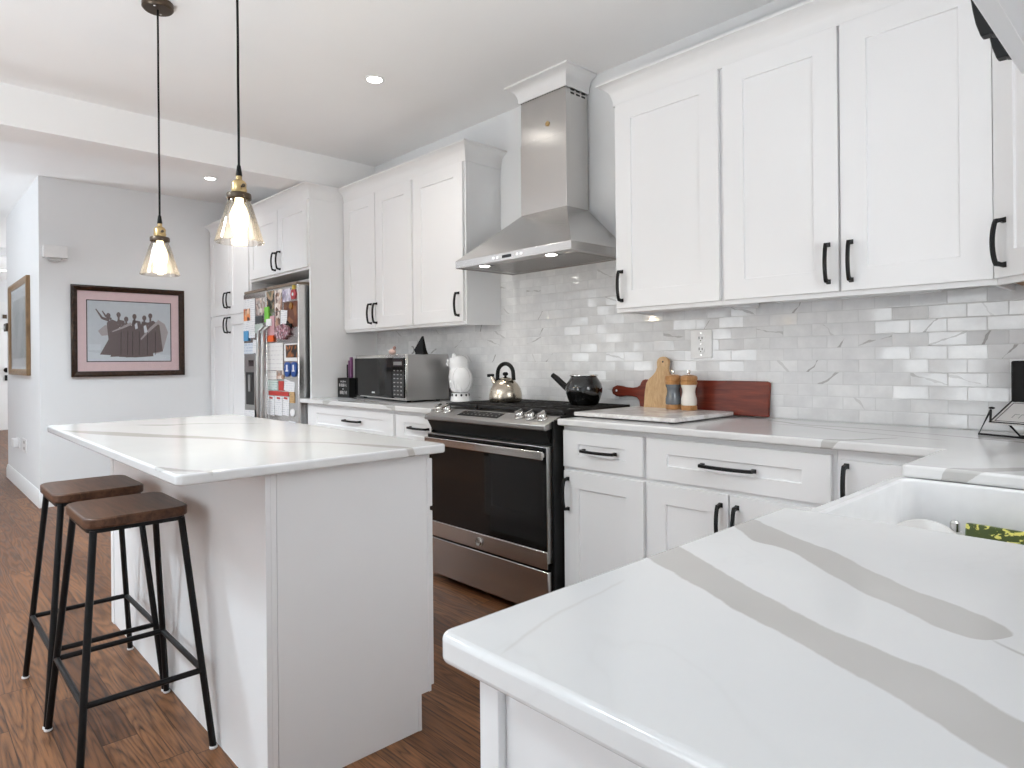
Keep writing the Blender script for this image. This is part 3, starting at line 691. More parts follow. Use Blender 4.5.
# ------------------------------------------------------------------ stools
def make_stool(label, loc):
    t = thing('bar_stool', label, 'stool', loc, 0, 'bar stools at the island')
    MB(T(*loc)).prism(rrect(-0.165, 0.165, -0.140, 0.140, 0.046, 7), 0.7065, 0.737).build('seat', M['seat_wood'], t, bevel=0.006, bseg=3)
    mb = MB(T(*loc)); q = rrect(-0.155, 0.155, -0.131, 0.131, 0.034, 6)
    q2 = rrect(-0.137, 0.137, -0.113, 0.113, 0.02, 6)
    A = [mb.v((p[0], p[1], 0.694)) for p in q]; B = [mb.v((p[0], p[1], 0.706)) for p in q]; C = [mb.v((p[0], p[1], 0.694)) for p in q2]; D = [mb.v((p[0], p[1], 0.706)) for p in q2]
    n = len(q)
    for i in range(n):
        j = (i + 1) % n
        mb.f([A[i], A[j], B[j], B[i]]); mb.f([C[j], C[i], D[i], D[j]]); mb.f([A[j], A[i], C[i], C[j]]); mb.f([B[i], B[j], D[j], D[i]])
    mb.build('seat_frame', M['black'], t)
    top, bot = (0.143, 0.117), (0.236, 0.175)
    cor = [(1, 1), (1, -1), (-1, -1), (-1, 1)]
    def at(c, z):
        f = (0.70 - z) / 0.70; return Vector((c[0] * (top[0] + (bot[0] - top[0]) * f), c[1] * (top[1] + (bot[1] - top[1]) * f), z))
    for c in cor:
        l = MB(T(*loc)).tube([at(c, 0.700), at(c, 0.62), at(c, 0.3), at(c, 0.006)], 0.0102, 12).build('leg', M['black'], t)
        e = at(c, 0.0); MB(T(*loc)).lathe([(0.0105, 0.0), (0.012, 0.002), (0.012, 0.007), (0.0106, 0.009)], (e.x, e.y, 0), 12).build('foot_cap', M['glide'], l)
    for a, b in zip(cor, cor[1:] + cor[:1]):
        MB(T(*loc)).tube([at(a, 0.235), at(b, 0.235)], 0.0088, 10).build('stretcher', M['black'], t)
    return t
make_stool('nearer bar stool with brown wood seat at the near corner of the island', (-0.322, -2.2815, 0))
make_stool('farther bar stool with brown wood seat partly behind the nearer one', (-0.812, -2.2825, 0))

# ------------------------------------------------------------------ range
RX0, RX1 = -0.925, -0.006
t = thing('gas_range', 'stainless steel slide-in gas range with black oven glass', 'range', (-0.47, -0.33, 0), 0)
MB().box(RX0, RX1, -0.645, -0.012, 0.04, 0.905).box(RX0 + 0.05, RX1 - 0.05, -0.58, -0.012, 0.0, 0.04).build('body', M['dark'], t, bevel=0.003)
MB().box(RX0 - 0.004, RX1 + 0.004, -0.60, -0.012, 0.9145, 0.921).box(RX0, RX1, -0.60, -0.012, 0.905, 0.9145).build('cooktop', M['dark'], t, bevel=0.002, label='black cooktop surface')
# sloped control panel with its lip
cp = MB(); prof = [(-0.60, 0.920), (-0.70, 0.886), (-0.704, 0.882), (-0.704, 0.864), (-0.70, 0.860), (-0.60, 0.878)]
cp.prism(prof, RX0 - 0.002, RX1 - 0.012, 'x'); cp.build('control_panel', M['steel_dark'], t, bevel=0.002, label='sloped steel control panel')
MB().prism([(-0.695, 0.861), (-0.662, 0.802), (-0.62, 0.802), (-0.62, 0.87)], RX0 + 0.012, RX1 - 0.02, 'x').build('apron', M['dark'], t)
# controls on the slope
slope = math.atan2(0.034, 0.10)
def on_slope(x, f): return Matrix.Translation((x, -0.60 - 0.10 * f, 0.920 - 0.034 * f + 0.0005)) @ Matrix.Rotation(slope, 4, 'X')
dsp = MB(on_slope(0, 0.45)); dsp.box(-0.68, -0.37, -0.030, 0.030, 0, 0.0015); dp = dsp.build('control_display', M['blackglass'], t)
db = MB(on_slope(0, 0.45))
for k in range(9):
    xx = -0.65 + k * 0.031
    db.box(xx, xx + 0.012, -0.014, -0.006, 0.0015, 0.0019)
    if k % 3 != 1: db.box(xx, xx + 0.010, 0.010, 0.016, 0.0015, 0.0019)
db.build('touch_marks', M['steel_shiny'], dp)
for kx in (-0.862, -0.795, -0.235, -0.162, -0.085):
    kb = MB(on_slope(kx, 0.47))
    kb.lathe([(0.026, 0.0), (0.026, 0.006), (0.022, 0.009), (0.020, 0.026), (0.017, 0.030), (0.004, 0.031)], (0, 0, 0), 20)
    kb.box(-0.005, 0.005, -0.021, 0.021, 0.028, 0.038)
    kb.build('knob', M['steel_shiny'], t, bevel=0.001)
# grates and burners
for gi, (ga, gb) in enumerate(((RX0 + 0.02, -0.645), (-0.635, -0.31), (-0.30, RX1 - 0.02))):
    g = MB(); zt, zb = 0.945, 0.930
    for yy in (-0.565, -0.07): g.box(ga, gb, yy - 0.006, yy + 0.006, zb, zt)
    for xx in (ga + 0.006, gb - 0.006): g.box(xx - 0.006, xx + 0.006, -0.565, -0.07, zb, zt)
    for k in range(1, 6):
        xx = ga + (gb - ga) * k / 6
        g.box(xx - 0.005, xx + 0.005, -0.56, -0.07, zb + 0.002, zt)
    for yy in (-0.44, -0.318, -0.19): g.box(ga, gb, yy - 0.005, yy + 0.005, zb, zt)
    for xx in (ga + 0.01, gb - 0.01):
        for yy in (-0.56, -0.318, -0.075): g.box(xx - 0.008, xx + 0.008, yy - 0.008, yy + 0.008, 0.920, zb + 0.004)
    g.build('grate', M['iron'], t, bevel=0.0015)
for bx_, by_ in ((-0.79, -0.44), (-0.79, -0.19), (-0.47, -0.318), (-0.15, -0.44), (-0.15, -0.19)):
    MB().lathe([(0.055, 0), (0.052, 0.006), (0.035, 0.006), (0.033, 0.004)], (bx_, by_, 0.9205), 24).build('burner', M['iron'], t)
# oven door
dx0, dx1 = RX0 + 0.006, RX1 - 0.014
od = MB().box(dx0, dx1, -0.690, -0.650, 0.262, 0.788).build('oven_door', M['steel_dark'], t, bevel=0.003)
MB().box(dx0 + 0.004, dx1 - 0.004, -0.6925, -0.688, 0.318, 0.783).build('oven_glass', M['blackglass'], od, bevel=0.001)
MB().box(dx0, dx1, -0.6945, -0.6895, 0.238, 0.316).build('lower_band', M['steel'], od, bevel=0.002)
MB().box(dx0 + 0.012, dx1 - 0.003, -0.722, -0.709, 0.730, 0.770).box(dx0 + 0.02, dx0 + 0.05, -0.711, -0.689, 0.738, 0.762).box(dx1 - 0.04, dx1 - 0.01, -0.711, -0.689, 0.738, 0.762).build('oven_handle', M['steel_shiny'], od, bevel=0.004, bseg=3)
bd = MB().disc_y((-0.486, -0.6985, 0.277), 0.022, 0.004, 28).build('badge', M['steel_dark'], od)
mb = MB()
ring = [[(-0.486 + r * math.cos(a), y, 0.277 + r * math.sin(a)) for r, y in ((0.021, -0.6985), (0.021, -0.6995), (0.0185, -0.6995), (0.0185, -0.706))] for a in [2 * PI * k / 28 for k in range(29)]]
mb.rings(ring, cap=False); mb.build('badge_ring', M['steel_shiny'], od)
text_mesh('GE', 0.022, Matrix.Translation((-0.486, -0.699, 0.277)) @ Matrix.Rotation(PI / 2, 4, 'X'), M['steel_shiny'], 'badge_lettering', bd)
dw = MB().box(dx0, dx1, -0.690, -0.650, 0.036, 0.226).build('storage_drawer', M['steel'], t, bevel=0.003)
for sx in (RX0 - 0.0005, RX1 - 0.012): MB().box(sx, sx + 0.0125, -0.66, -0.60, 0.04, 0.90).build('side_trim', M['dark'], t, bevel=0.001)

# ------------------------------------------------------------------ hood
HX0, HX1, HY = -0.950, -0.068, -0.460
t = thing('range_hood', 'stainless steel chimney range hood between the wall cabinets', 'range hood', (-0.508, -0.2, 1.705), 0)
MB().box(HX0, HX1, HY, HY + 0.004, 1.705, 1.747).box(HX0, HX0 + 0.004, HY, -0.010, 1.705, 1.747).box(HX1 - 0.004, HX1, HY, -0.010, 1.705, 1.747).box(HX0, HX1, -0.014, -0.010, 1.705, 1.747).build('rim', M['steel'], t, bevel=0.0015)
ca, cb = -0.682, -0.333; cy_ = -0.192; cz_ = 2.000
mb = MB()
mb.rings([[(HX0, HY, 1.747), (HX1, HY, 1.747), (HX1, -0.010, 1.747), (HX0, -0.010, 1.747)], [(ca, cy_, cz_), (cb, cy_, cz_), (cb, -0.010, cz_), (ca, -0.010, cz_)]])
mb.build('canopy', M['steel'], t, bevel=0.002)
MB().box(ca, cb, cy_, -0.010, cz_, 2.40).build('chimney_lower', M['steel'], t, bevel=0.0015)
MB().box(ca + 0.003, cb - 0.003, cy_ + 0.003, -0.010, 2.40, CZ - 0.002).build('chimney_upper', M['steel'], t, bevel=0.0015)
sl = MB()
for r in range(2):
    for k in range(3): sl.box(cb - 0.0035, cb - 0.0022, -0.150 + k * 0.045, -0.150 + k * 0.045 + 0.030, 2.612 + r * 0.018, 2.622 + r * 0.018)
sl.build('vent_slots', M['grout_dark'], t)
em = MB().disc_y((-0.470, cy_ - 0.0015, 2.474), 0.014, 0.0045, 20); em.build('emblem', M['brass'], t, label='small oval brass emblem')
bot = MB().box(HX0 + 0.004, HX1 - 0.004, HY + 0.004, -0.014, 1.712, 1.716); bt_ = bot.build('filter', M['steel_dark'], t)
sl = MB()
for k in range(24):
    yy = -0.36 + k * 0.0138
    sl.box(HX0 + 0.06, HX1 - 0.06, yy, yy + 0.006, 1.7085, 1.712)
sl.build('filter_baffles', M['steel'], bt_)
ct = MB().box(-0.555, -0.485, HY - 0.001, HY + 0.002, 1.719, 1.735); ct.build('display', M['blackglass'], t)
for bxx in (-0.630, -0.600, -0.448, -0.418): MB().box(bxx, bxx + 0.015, HY - 0.0015, HY + 0.001, 1.722, 1.733).build('button', M['button'], t)
for lx in (-0.775, -0.262):
    hl = MB().lathe([(0.038, 0), (0.038, 0.004), (0.030, 0.0045)], (lx, -0.392, 1.7070), 24).build('hood_light', M['steel_shiny'], t)
    MB().lathe([(0.029, 0), (0.029, 0.001)], (lx, -0.392, 1.7062), 24).build('lens', M['lamp'], hl)
    s = bpy.data.lights.new('hood_lamp', 'SPOT'); s.energy = 3; s.spot_size = 2.0; s.spot_blend = 0.8; s.color = (1, 0.93, 0.82); s.shadow_soft_size = 0.03
    so = bpy.data.objects.new('hood_lamp', s); COL.objects.link(so); so.location = (lx, -0.392, 1.700)
crown('', [(ca, -0.010), (ca, cy_), (cb, cy_), (cb, -0.010)], 2.640, CZ - 0.001, 0.066, 'crown', M['trim'], None, t)['label'] = 'white cove crown at the ceiling'

# ------------------------------------------------------------------ fridge
FX0, FX1, FY = -3.615, -2.585, -0.640
t = thing('refrigerator', 'stainless steel side-by-side refrigerator covered with notes and photos', 'refrigerator', (-3.1, -0.33, 0), 0)
MB().box(FX0 + 0.005, FX1 - 0.004, -0.545, -0.03, 0.03, 1.752).box(FX0 + 0.05, FX1 - 0.05, -0.52, -0.05, 0, 0.03).build('body', M['steel_dark'], t, bevel=0.004)
for a, b, hx in ((FX0, -3.155, -3.185), (-3.147, FX1, -3.095)):
    d = MB().box(a, b, FY, -0.555, 0.06, 1.756).build('door', M['steel'], t, bevel=0.006, bseg=3)
    MB().tube([(hx, FY, 0.56), (hx, FY - 0.05, 0.60), (hx, FY - 0.058, 0.80), (hx, FY - 0.058, 1.2), (hx, FY - 0.05, 1.43), (hx, FY, 1.47)], 0.014, 12).build('handle', M['steel_dark'], d)
    if a == FX0:
        dp = MB().box(-3.588, -3.372, FY - 0.006, FY + 0.001, 0.79, 1.252).build('dispenser', M['steel_dark'], d, bevel=0.003)
        MB().box(-3.558, -3.396, FY - 0.0075, FY - 0.005, 0.83, 1.10).build('recess', M['dark'], dp)
        MB().box(-3.50, -3.40, FY - 0.0085, FY - 0.005, 1.15, 1.20).build('control_screen', M['blackglass'], dp)
        MB().box(-3.50, -3.45, FY - 0.014, FY - 0.006, 0.94, 1.08).build('paddle', M['steel_dark'], dp)
    MB().box(a + 0.02, b - 0.02, -0.642, -0.50, 1.7565, 1.778).build('hinge_cover', M['tan_plastic'], t, bevel=0.003)

# things on the fridge ------------------------------------------------------------
def cardmat(name, cols, scale, rough=0.5):
    t = NT(name); n = t.n('TexVoronoi', feature='F1'); n.inputs['Scale'].default_value = scale; t.l(t.obj(), n.inputs['Vector'])
    v = t.xyz(n.outputs['Color'])[0]
    e = [((i + 0.5) / len(cols), c) for i, c in enumerate(cols)]
    r = t.ramp(v, e); t.set(color=r, rough=rough); return t.m
def papermat(name, base, ink, lines, frac=0.35):
    """paper with ruled rows of broken print"""
    t = NT(name); x, y, z = t.xyz(t.pos())
    r = t.math('FRACT', t.math('MULTIPLY', z, lines)); n = t.noise(t.scale(t.pos(), (90, 1, 40)), 1.0, 2)
    m = t.math('MULTIPLY', t.math('LESS_THAN', r, frac), t.math('GREATER_THAN', n, 0.5))
    t.set(color=t.mix(t.math('MULTIPLY', m, 0.6), base, ink), rough=0.7); return t.m
PW = (0.80, 0.80, 0.80, 1)
PM = {
 'white': papermat('white_note_paper', (0.78, 0.78, 0.79, 1), (0.35, 0.36, 0.42, 1), 60),
 'calendar': papermat('calendar_paper', (0.76, 0.74, 0.72, 1), (0.45, 0.42, 0.45, 1), 30, 0.2),
 'bluish': papermat('bluish_paper', (0.66, 0.70, 0.76, 1), (0.2, 0.3, 0.5, 1), 40),
 'list': papermat('green_list_paper', (0.62, 0.70, 0.66, 1), (0.12, 0.25, 0.25, 1), 55, 0.5),
 'green_pale': plain('pale_green_paper', (0.48, 0.55, 0.50, 1), 0.7),
 'photo_room': cardmat('photo_print_pink_room', [srgb(196, 176, 166), srgb(150, 130, 124), srgb(90, 80, 80), srgb(214, 206, 200)], 28),
 'photo_people': cardmat('photo_print_people', [srgb(44, 40, 36), srgb(120, 96, 74), srgb(176, 148, 120), srgb(96, 104, 82)], 30),
 'photo_strip': cardmat('photo_print_strip', [srgb(222, 206, 196), srgb(176, 134, 112), srgb(92, 62, 50), srgb(232, 222, 214)], 30),
 'photo_lilac': cardmat('photo_print_lilac', [srgb(206, 200, 216), srgb(168, 158, 182), srgb(120, 112, 134), srgb(226, 222, 232)], 32),
 'photo_dark': cardmat('photo_print_dark', [srgb(26, 22, 22), srgb(40, 32, 30), srgb(186, 112, 56), srgb(46, 50, 44)], 40),
 'orange_photo': cardmat('photo_print_orange', [srgb(226, 142, 84), srgb(178, 92, 52), srgb(240, 196, 160), srgb(92, 56, 44)], 26),
 'slate': plain('dark_slate_card', (0.05, 0.06, 0.065, 1), 0.5),
 'red_brown': cardmat('red_brown_picture', [srgb(88, 48, 34), srgb(122, 70, 46), srgb(64, 36, 28), srgb(140, 92, 62)], 14),
 'pink': plain('pink_card', srgb(206, 160, 166), 0.6),
 'orange': plain('orange_plastic', srgb(240, 104, 48), 0.4),
 'green': plain('lime_green_plastic', srgb(120, 196, 72), 0.4),
 'blue': plain('sky_blue_plastic', srgb(88, 158, 206), 0.4),
 'navy': plain('navy_blue_felt', srgb(38, 78, 150), 0.6),
 'gold': plain('gold_metal', srgb(214, 168, 96), 0.25, metal=1.0),
 'maroon': cardmat('maroon_floral_cloth', [srgb(96, 40, 56), srgb(214, 190, 196), srgb(58, 30, 40), srgb(170, 112, 124)], 70),
 'red': plain('red_card', srgb(190, 62, 56), 0.6),
 'tan': papermat('tan_card', srgb(196, 160, 112), srgb(120, 84, 50), 60),
 'tip': plain('red_flower_plastic', srgb(222, 96, 104), 0.5), 'yellow': plain('yellow_plastic', srgb(226, 200, 84), 0.5),
 'white_p': M['white_plastic'], 'black': M['rubber'],
}
layer = {}
def card(name, cat, label, x0, x1, z0, z1, mat, lift=0, th=0.0012, tilt=0.0, grp='papers and photos on the fridge', shape=None):
    y = FY - 0.0008 - lift * 0.0018
    cx, cz = (x0 + x1) / 2, (z0 + z1) / 2; hw, hh = (x1 - x0) / 2, (z1 - z0) / 2
    Mt = Matrix.Translation((cx, y, cz)) @ Matrix.Rotation(tilt, 4, 'Y')
    mb = MB(Mt)
    pts = shape(hw, hh) if shape else [(-hw, -hh), (hw, -hh), (hw, hh), (-hw, hh)]
    mb.prism(pts, -th, 0, 'y')
    t = thing(name, label, cat, (cx, y, cz), 0, grp)
    return t, Mt, mb.build(name + '_face', mat, t)
def simple(name, cat, label, x0, x1, z0, z1, mat, lift=0, th=0.0012, tilt=0.0, grp='papers and photos on the fridge', shape=None):
    y = FY - 0.0008 - lift * 0.0018
    cx, cz = (x0 + x1) / 2, (z0 + z1) / 2; hw, hh = (x1 - x0) / 2, (z1 - z0) / 2
    mb = MB(Matrix.Translation((cx, y, cz)) @ Matrix.Rotation(tilt, 4, 'Y'))
    pts = shape(hw, hh) if shape else [(-hw, -hh), (hw, -hh), (hw, hh), (-hw, hh)]
    mb.prism(pts, -th, 0, 'y')
    return tag(mb.build(name, mat), label, cat, grp)
ell = lambda w, h: [(w * math.cos(2 * PI * k / 20), h * math.sin(2 * PI * k / 20)) for k in range(20)]
G2 = 'magnets and clips on the fridge'
simple('paper_sheet', 'paper', 'tall white sheet at the upper left of the fridge', -3.612, -3.375, 1.386, 1.712, PM['white'], 0, 0.0012, 0.02)
simple('photo_print', 'photo', 'orange photo on the tall white sheet at the fridge edge', -3.605, -3.470, 1.531, 1.632, PM['orange_photo'], 1)
simple('magnetic_clip', 'magnet', 'sky blue magnet clip below the orange photo', -3.590, -3.500, 1.362, 1.446, PM['blue'], 2, 0.008, 0, G2)
simple('paper_note', 'paper', 'bluish printed note just above the water dispenser', -3.608, -3.405, 1.254, 1.345, PM['bluish'], 0)
simple('paper_note', 'paper', 'plain white note beside the freezer door handle', -3.42, -3.305, 1.256, 1.365, PM['white'], 1, 0.0012, 0.15)
simple('photo_print', 'photo', 'pinkish photo of a room at the top of the freezer door', -3.353, -3.174, 1.565, 1.703, PM['photo_room'], 0)
simple('slate_card', 'card', 'dark slate card below the pinkish room photo', -3.360, -3.216, 1.501, 1.558, PM['slate'], 1)
simple('paper_slip', 'paper', 'pale green slip below the dark slate card', -3.370, -3.217, 1.484 - 0.064, 1.494, PM['green_pale'], 0)
simple('paper_sheet', 'paper', 'white sheet hanging below the water dispenser', -3.60, -3.378, 0.69, 0.785, PM['white'], 4, 0.0012, -0.03)
simple('photo_print', 'photo', 'dark portrait photo at the top left of the right door', -3.135, -3.004, 1.57, 1.742, PM['photo_people'], 0)
simple('photo_strip', 'photo', 'narrow white-bordered photo strip next to the dark portrait photo', -2.984, -2.857, 1.576, 1.742, PM['photo_strip'], 0)
simple('photo_print', 'photo', 'lilac group photo at the top right of the fridge', -2.847, -2.702, 1.64, 1.735, PM['photo_lilac'], 0)
fl = thing('flower_magnet', 'red and yellow flower magnet at the top right fridge corner', 'magnet', (-2.65, FY, 1.70), 0, G2)
mb = MB()
for k in range(6): mb.disc_y((-2.65 + 0.022 * math.cos(k * PI / 3), FY - 0.010, 1.685 + 0.022 * math.sin(k * PI / 3)), 0.018, 0.0085, 12)
mb.build('petals', PM['tip'], fl); MB().disc_y((-2.65, FY - 0.013, 1.685), 0.013, 0.012, 12).build('center', M['white_plastic'], fl); MB().box(-2.66, -2.635, FY - 0.010, FY - 0.001, 1.71, 1.752).build('tip', PM['yellow'], fl)
simple('picture_card', 'picture', 'large red-brown picture behind the round gold magnet', -2.824, -2.592, 1.443, 1.634, PM['red_brown'], 0)
MBg = MB().disc_y((-2.684, FY - 0.012, 1.60), 0.026, 0.009, 20); tag(MBg.build('round_magnet', PM['gold']), 'round gold magnet on the red-brown picture', 'magnet', G2)
simple('magnetic_clip', 'magnet', 'lime green magnet clip left of the pink card', -3.155, -3.075, 1.501, 1.62, PM['green'], 2, 0.010, 0, G2)
simple('timer_magnet', 'magnet', 'white and black timer magnet over the pink card', -3.12, -3.03, 1.468, 1.523, PM['white_p'], 3, 0.010, 0, G2)
simple('hanging_card', 'card', 'long pink card hanging under the green clip', -3.12, -2.99, 1.375, 1.545, PM['pink'], 1)
simple('orange_magnet', 'magnet', 'bright orange magnet at the foot of the pink card', -3.102, -2.992, 1.342, 1.392, PM['orange'], 2, 0.010, 0, G2)
simple('photo_print', 'photo', 'tall narrow portrait photo right of the pink card', -2.978, -2.896, 1.43, 1.57, PM['photo_strip'], 0)
simple('bookmark', 'paper', 'plain white bookmark slip above the floral pot holder', -2.878, -2.765, 1.455, 1.577, PM['white'], 1, 0.0012, 0.08)
oc = lambda w, h: [(w * math.cos(2 * PI * k / 14) * (0.85 + 0.15 * (k % 2)), h * math.sin(2 * PI * k / 14) * (0.85 + 0.15 * (k % 2))) for k in range(14)]
simple('pot_holder', 'pot holder', 'maroon floral cloth bundle hanging in the middle of the right fridge door', -2.952, -2.689, 1.349, 1.475, PM['maroon'], 2, 0.022, 0, None, oc)
simple('ribbon_bow', 'bow', 'small black ribbon bow above the floral cloth bundle', -2.75, -2.665, 1.445, 1.481, PM['black'], 4, 0.01, 0.3, None, lambda w, h: [(-w, -h), (0, -h * .3), (w, -h), (w, h), (0, h * .3), (-w, h)])
simple('wall_calendar', 'calendar', 'white calendar page on the middle of the right fridge door', -3.135, -2.845, 1.118, 1.331, PM['calendar'], 0, 0.003)
cp_, Mt, _ = card('photo_card', 'photo', 'white-bordered dark photo right of the calendar page', -2.821, -2.60, 1.189, 1.320, M['white_plastic'], 0, 0.002)
MB(Mt).box(-0.08, 0.11, -0.0032, -0.002, -0.04, 0.055).build('print', PM['photo_dark'], cp_)
for i, (a, b, w) in enumerate(((-2.815, -2.713, 'left'), (-2.703, -2.605, 'right'))):
    cp_, Mt, _ = card('slipper_magnet', 'magnet', '%s one of the two navy slipper-shaped magnets' % w, a, b, 1.070, 1.181, PM['navy'], 0, 0.008, 0, G2, lambda w, h: [(w * math.copysign(abs(math.cos(2 * PI * k / 20)) ** .7, math.cos(2 * PI * k / 20)) * (0.9 if math.sin(2 * PI * k / 20) < 0 else 1), h * math.sin(2 * PI * k / 20)) for k in range(20)])
    MB(Mt).box(-0.012, 0.012, -0.0092, -0.008, -0.012, 0.035).box(-0.022, 0.022, -0.0092, -0.008, -0.016, -0.006).build('white_motif', M['white_plastic'], cp_)
simple('paper_note', 'paper', 'small pale note directly under the calendar page', -3.128, -2.965, 1.046, 1.112, PM['calendar'], 0)
simple('photo_print', 'photo', 'small snapshot at the corner of the calendar page', -2.960, -2.834, 1.051, 1.117, PM['photo_strip'], 1)
simple('list_pad', 'paper', 'greenish printed list above the row of coupons', -3.130, -2.948, 0.962, 1.040, PM['list'], 0)
simple('red_label', 'paper', 'red and white label beside the greenish list', -2.925, -2.835, 0.962, 1.036, PM['red'], 1)
simple('paper_sheet', 'paper', 'tilted white sheet below the slipper magnets', -2.83, -2.65, 0.958, 1.042, PM['white'], 0, 0.0012, 0.14)
simple('tan_card', 'card', 'small tan card right of the coupons', -2.733, -2.65, 0.875, 0.958, PM['tan'], 1)
simple('paper_strip', 'paper', 'red strip along the top of the three coupons', -3.112, -2.752, 0.922, 0.955, PM['red'], 1)
for i, (a, b, z0, tl, w) in enumerate(((-3.140, -3.006, 0.765, 0.06, 'left'), (-2.998, -2.868, 0.768, 0.03, 'middle'), (-2.862, -2.748, 0.775, 0.05, 'right'))):
    cp_, Mt, _ = card('coupon', 'coupon', '%s one of three white coupons under the red strip' % w, a, b, z0, 0.917, PM['white'], 0, 0.0012, tl, 'three coupons on the fridge')
    MB(Mt).box(-0.03, 0.03, -0.0022, -0.0012, 0.052, 0.068).build('red_heading', PM['red'], cp_)
simple('doodle_magnet', 'magnet', 'white doodle-shaped magnet below the tan card', -2.727, -2.645, 0.771, 0.834, PM['white_p'], 0, 0.004, 0, G2, oc)
simple('paper_slip', 'paper', 'tiny white label at the bottom right of the fridge door', -2.754, -2.636, 0.712, 0.738, PM['white'], 0)
# covered dish on the fridge
t = thing('covered_dish', 'white lidded dish lying on top of the fridge', 'dish', (-2.72, -0.34, 1.7525), 0)
MB().prism(rrect(-2.93, -2.565, -0.48, -0.16, 0.06, 6), 1.7526, 1.80).build('dish', M['ceramic'], t, bevel=0.012, bseg=3)
MB().prism(rrect(-2.945, -2.558, -0.49, -0.15, 0.065, 6), 1.8001, 1.822).build('lid', M['white_plastic'], t, bevel=0.009, bseg=3)

# ------------------------------------------------------------------ microwave and its neighbours
ang = math.atan2(-0.437 + 0.325, -1.498 + 2.285)
Mm = T(-2.32, -0.32, 0.9139, ang); W_, D_, H_ = 0.83, 0.315, 0.309
t = thing('microwave', 'stainless steel microwave oven with black door on the left counter', 'microwave', (-2.32, -0.32, 0.9139), ang)
MB(Mm).box(0, W_, 0.012, D_, 0.012, H_).build('casing', M['steel_dark'], t, bevel=0.004)
MB(Mm).box(0, W_, 0, 0.012, 0.012, H_).build('front_frame', M['steel_shiny'], t, bevel=0.002)
M['mw_glass'] = plain('black_microwave_glass', (0.006, 0.006, 0.006, 1), 0.08, spec=0.15)
d = MB(Mm).box(0.006, 0.645, -0.010, 0, 0.022, H_ - 0.020).build('door', M['mw_glass'], t, bevel=0.003)
mk = MB(Mm)
for q in range(5): mk.box(0.315 + q * 0.011, 0.323 + q * 0.011, -0.0106, -0.010, 0.046, 0.049 + 0.008 * (q % 2)).box(0.315 + q * 0.011, 0.3175 + q * 0.011, -0.0106, -0.010, 0.046, 0.057)
mk.build('brand_mark', M['white_plastic'], d)
cp_ = MB(Mm).box(0.649, W_ - 0.014, -0.008, 0, 0.028, H_ - 0.022).build('keypad', M['blackglass'], t, bevel=0.002)
kb = MB(Mm)
for r in range(7):
    for c in range(3): kb.box(0.668 + c * 0.05, 0.692 + c * 0.05, -0.0086, -0.008, 0.045 + r * 0.026, 0.052 + r * 0.026)
kb.box(0.668, 0.792, -0.0086, -0.008, 0.240, 0.262)
kb.build('key_marks', M['steel_dark'], cp_)
for fx in (0.06, W_ - 0.06):
    for fy in (0.05, D_ - 0.05): MB(Mm).lathe([(0.014, 0), (0.014, 0.013)], (fx, fy, 0.0), 12).build('foot', M['rubber'], t)
# bird figurine and black cone on the microwave
def onmw(u, v): p = Mm @ Vector((u, v, H_)); return p
p = onmw(0.42, 0.10)
t = thing('bird_figurine', 'small pink and white bird figurine on top of the microwave', 'figurine', p, 0)
MB(T(*p)).sphere((0, 0, 0.022), 0.022, 1.5, 1, 1).build('body', plain('blush_ceramic', srgb(232, 200, 188), 0.35), t)
MB(T(*p)).sphere((0.026, 0, 0.050), 0.012).tube([(0.02, 0, 0.03), (0.026, 0, 0.05)], 0.008, 8).build('head', plain('dusty_rose_ceramic', srgb(180, 140, 132), 0.35), t)
MB(T(*p)).tube([(-0.03, 0, 0.022), (-0.06, 0, 0.040)], 0.008, 8, 0.003).build('tail', M['ceramic'], t)
p = onmw(0.795, 0.13)
t = thing('sail_figurine', 'black sail-shaped figurine on top of the microwave', 'figurine', p, ang)
MB(T(*p, rz=0.1)).rings([[(-0.038, -0.018, 0.010), (0.042, -0.018, 0.010), (0.042, 0.018, 0.010), (-0.038, 0.018, 0.010)], [(-0.05, -0.018, 0.030), (0.034, -0.016, 0.030), (0.034, 0.016, 0.030), (-0.05, 0.018, 0.030)], [(0.012, -0.004, 0.118), (0.02, -0.004, 0.118), (0.02, 0.004, 0.118), (0.012, 0.004, 0.118)]]).build('sail', M['rubber'], t)
MB(T(*p, rz=0.1)).box(-0.036, 0.044, -0.02, 0.02, 0.0, 0.0099).build('base', M['dark'], t)
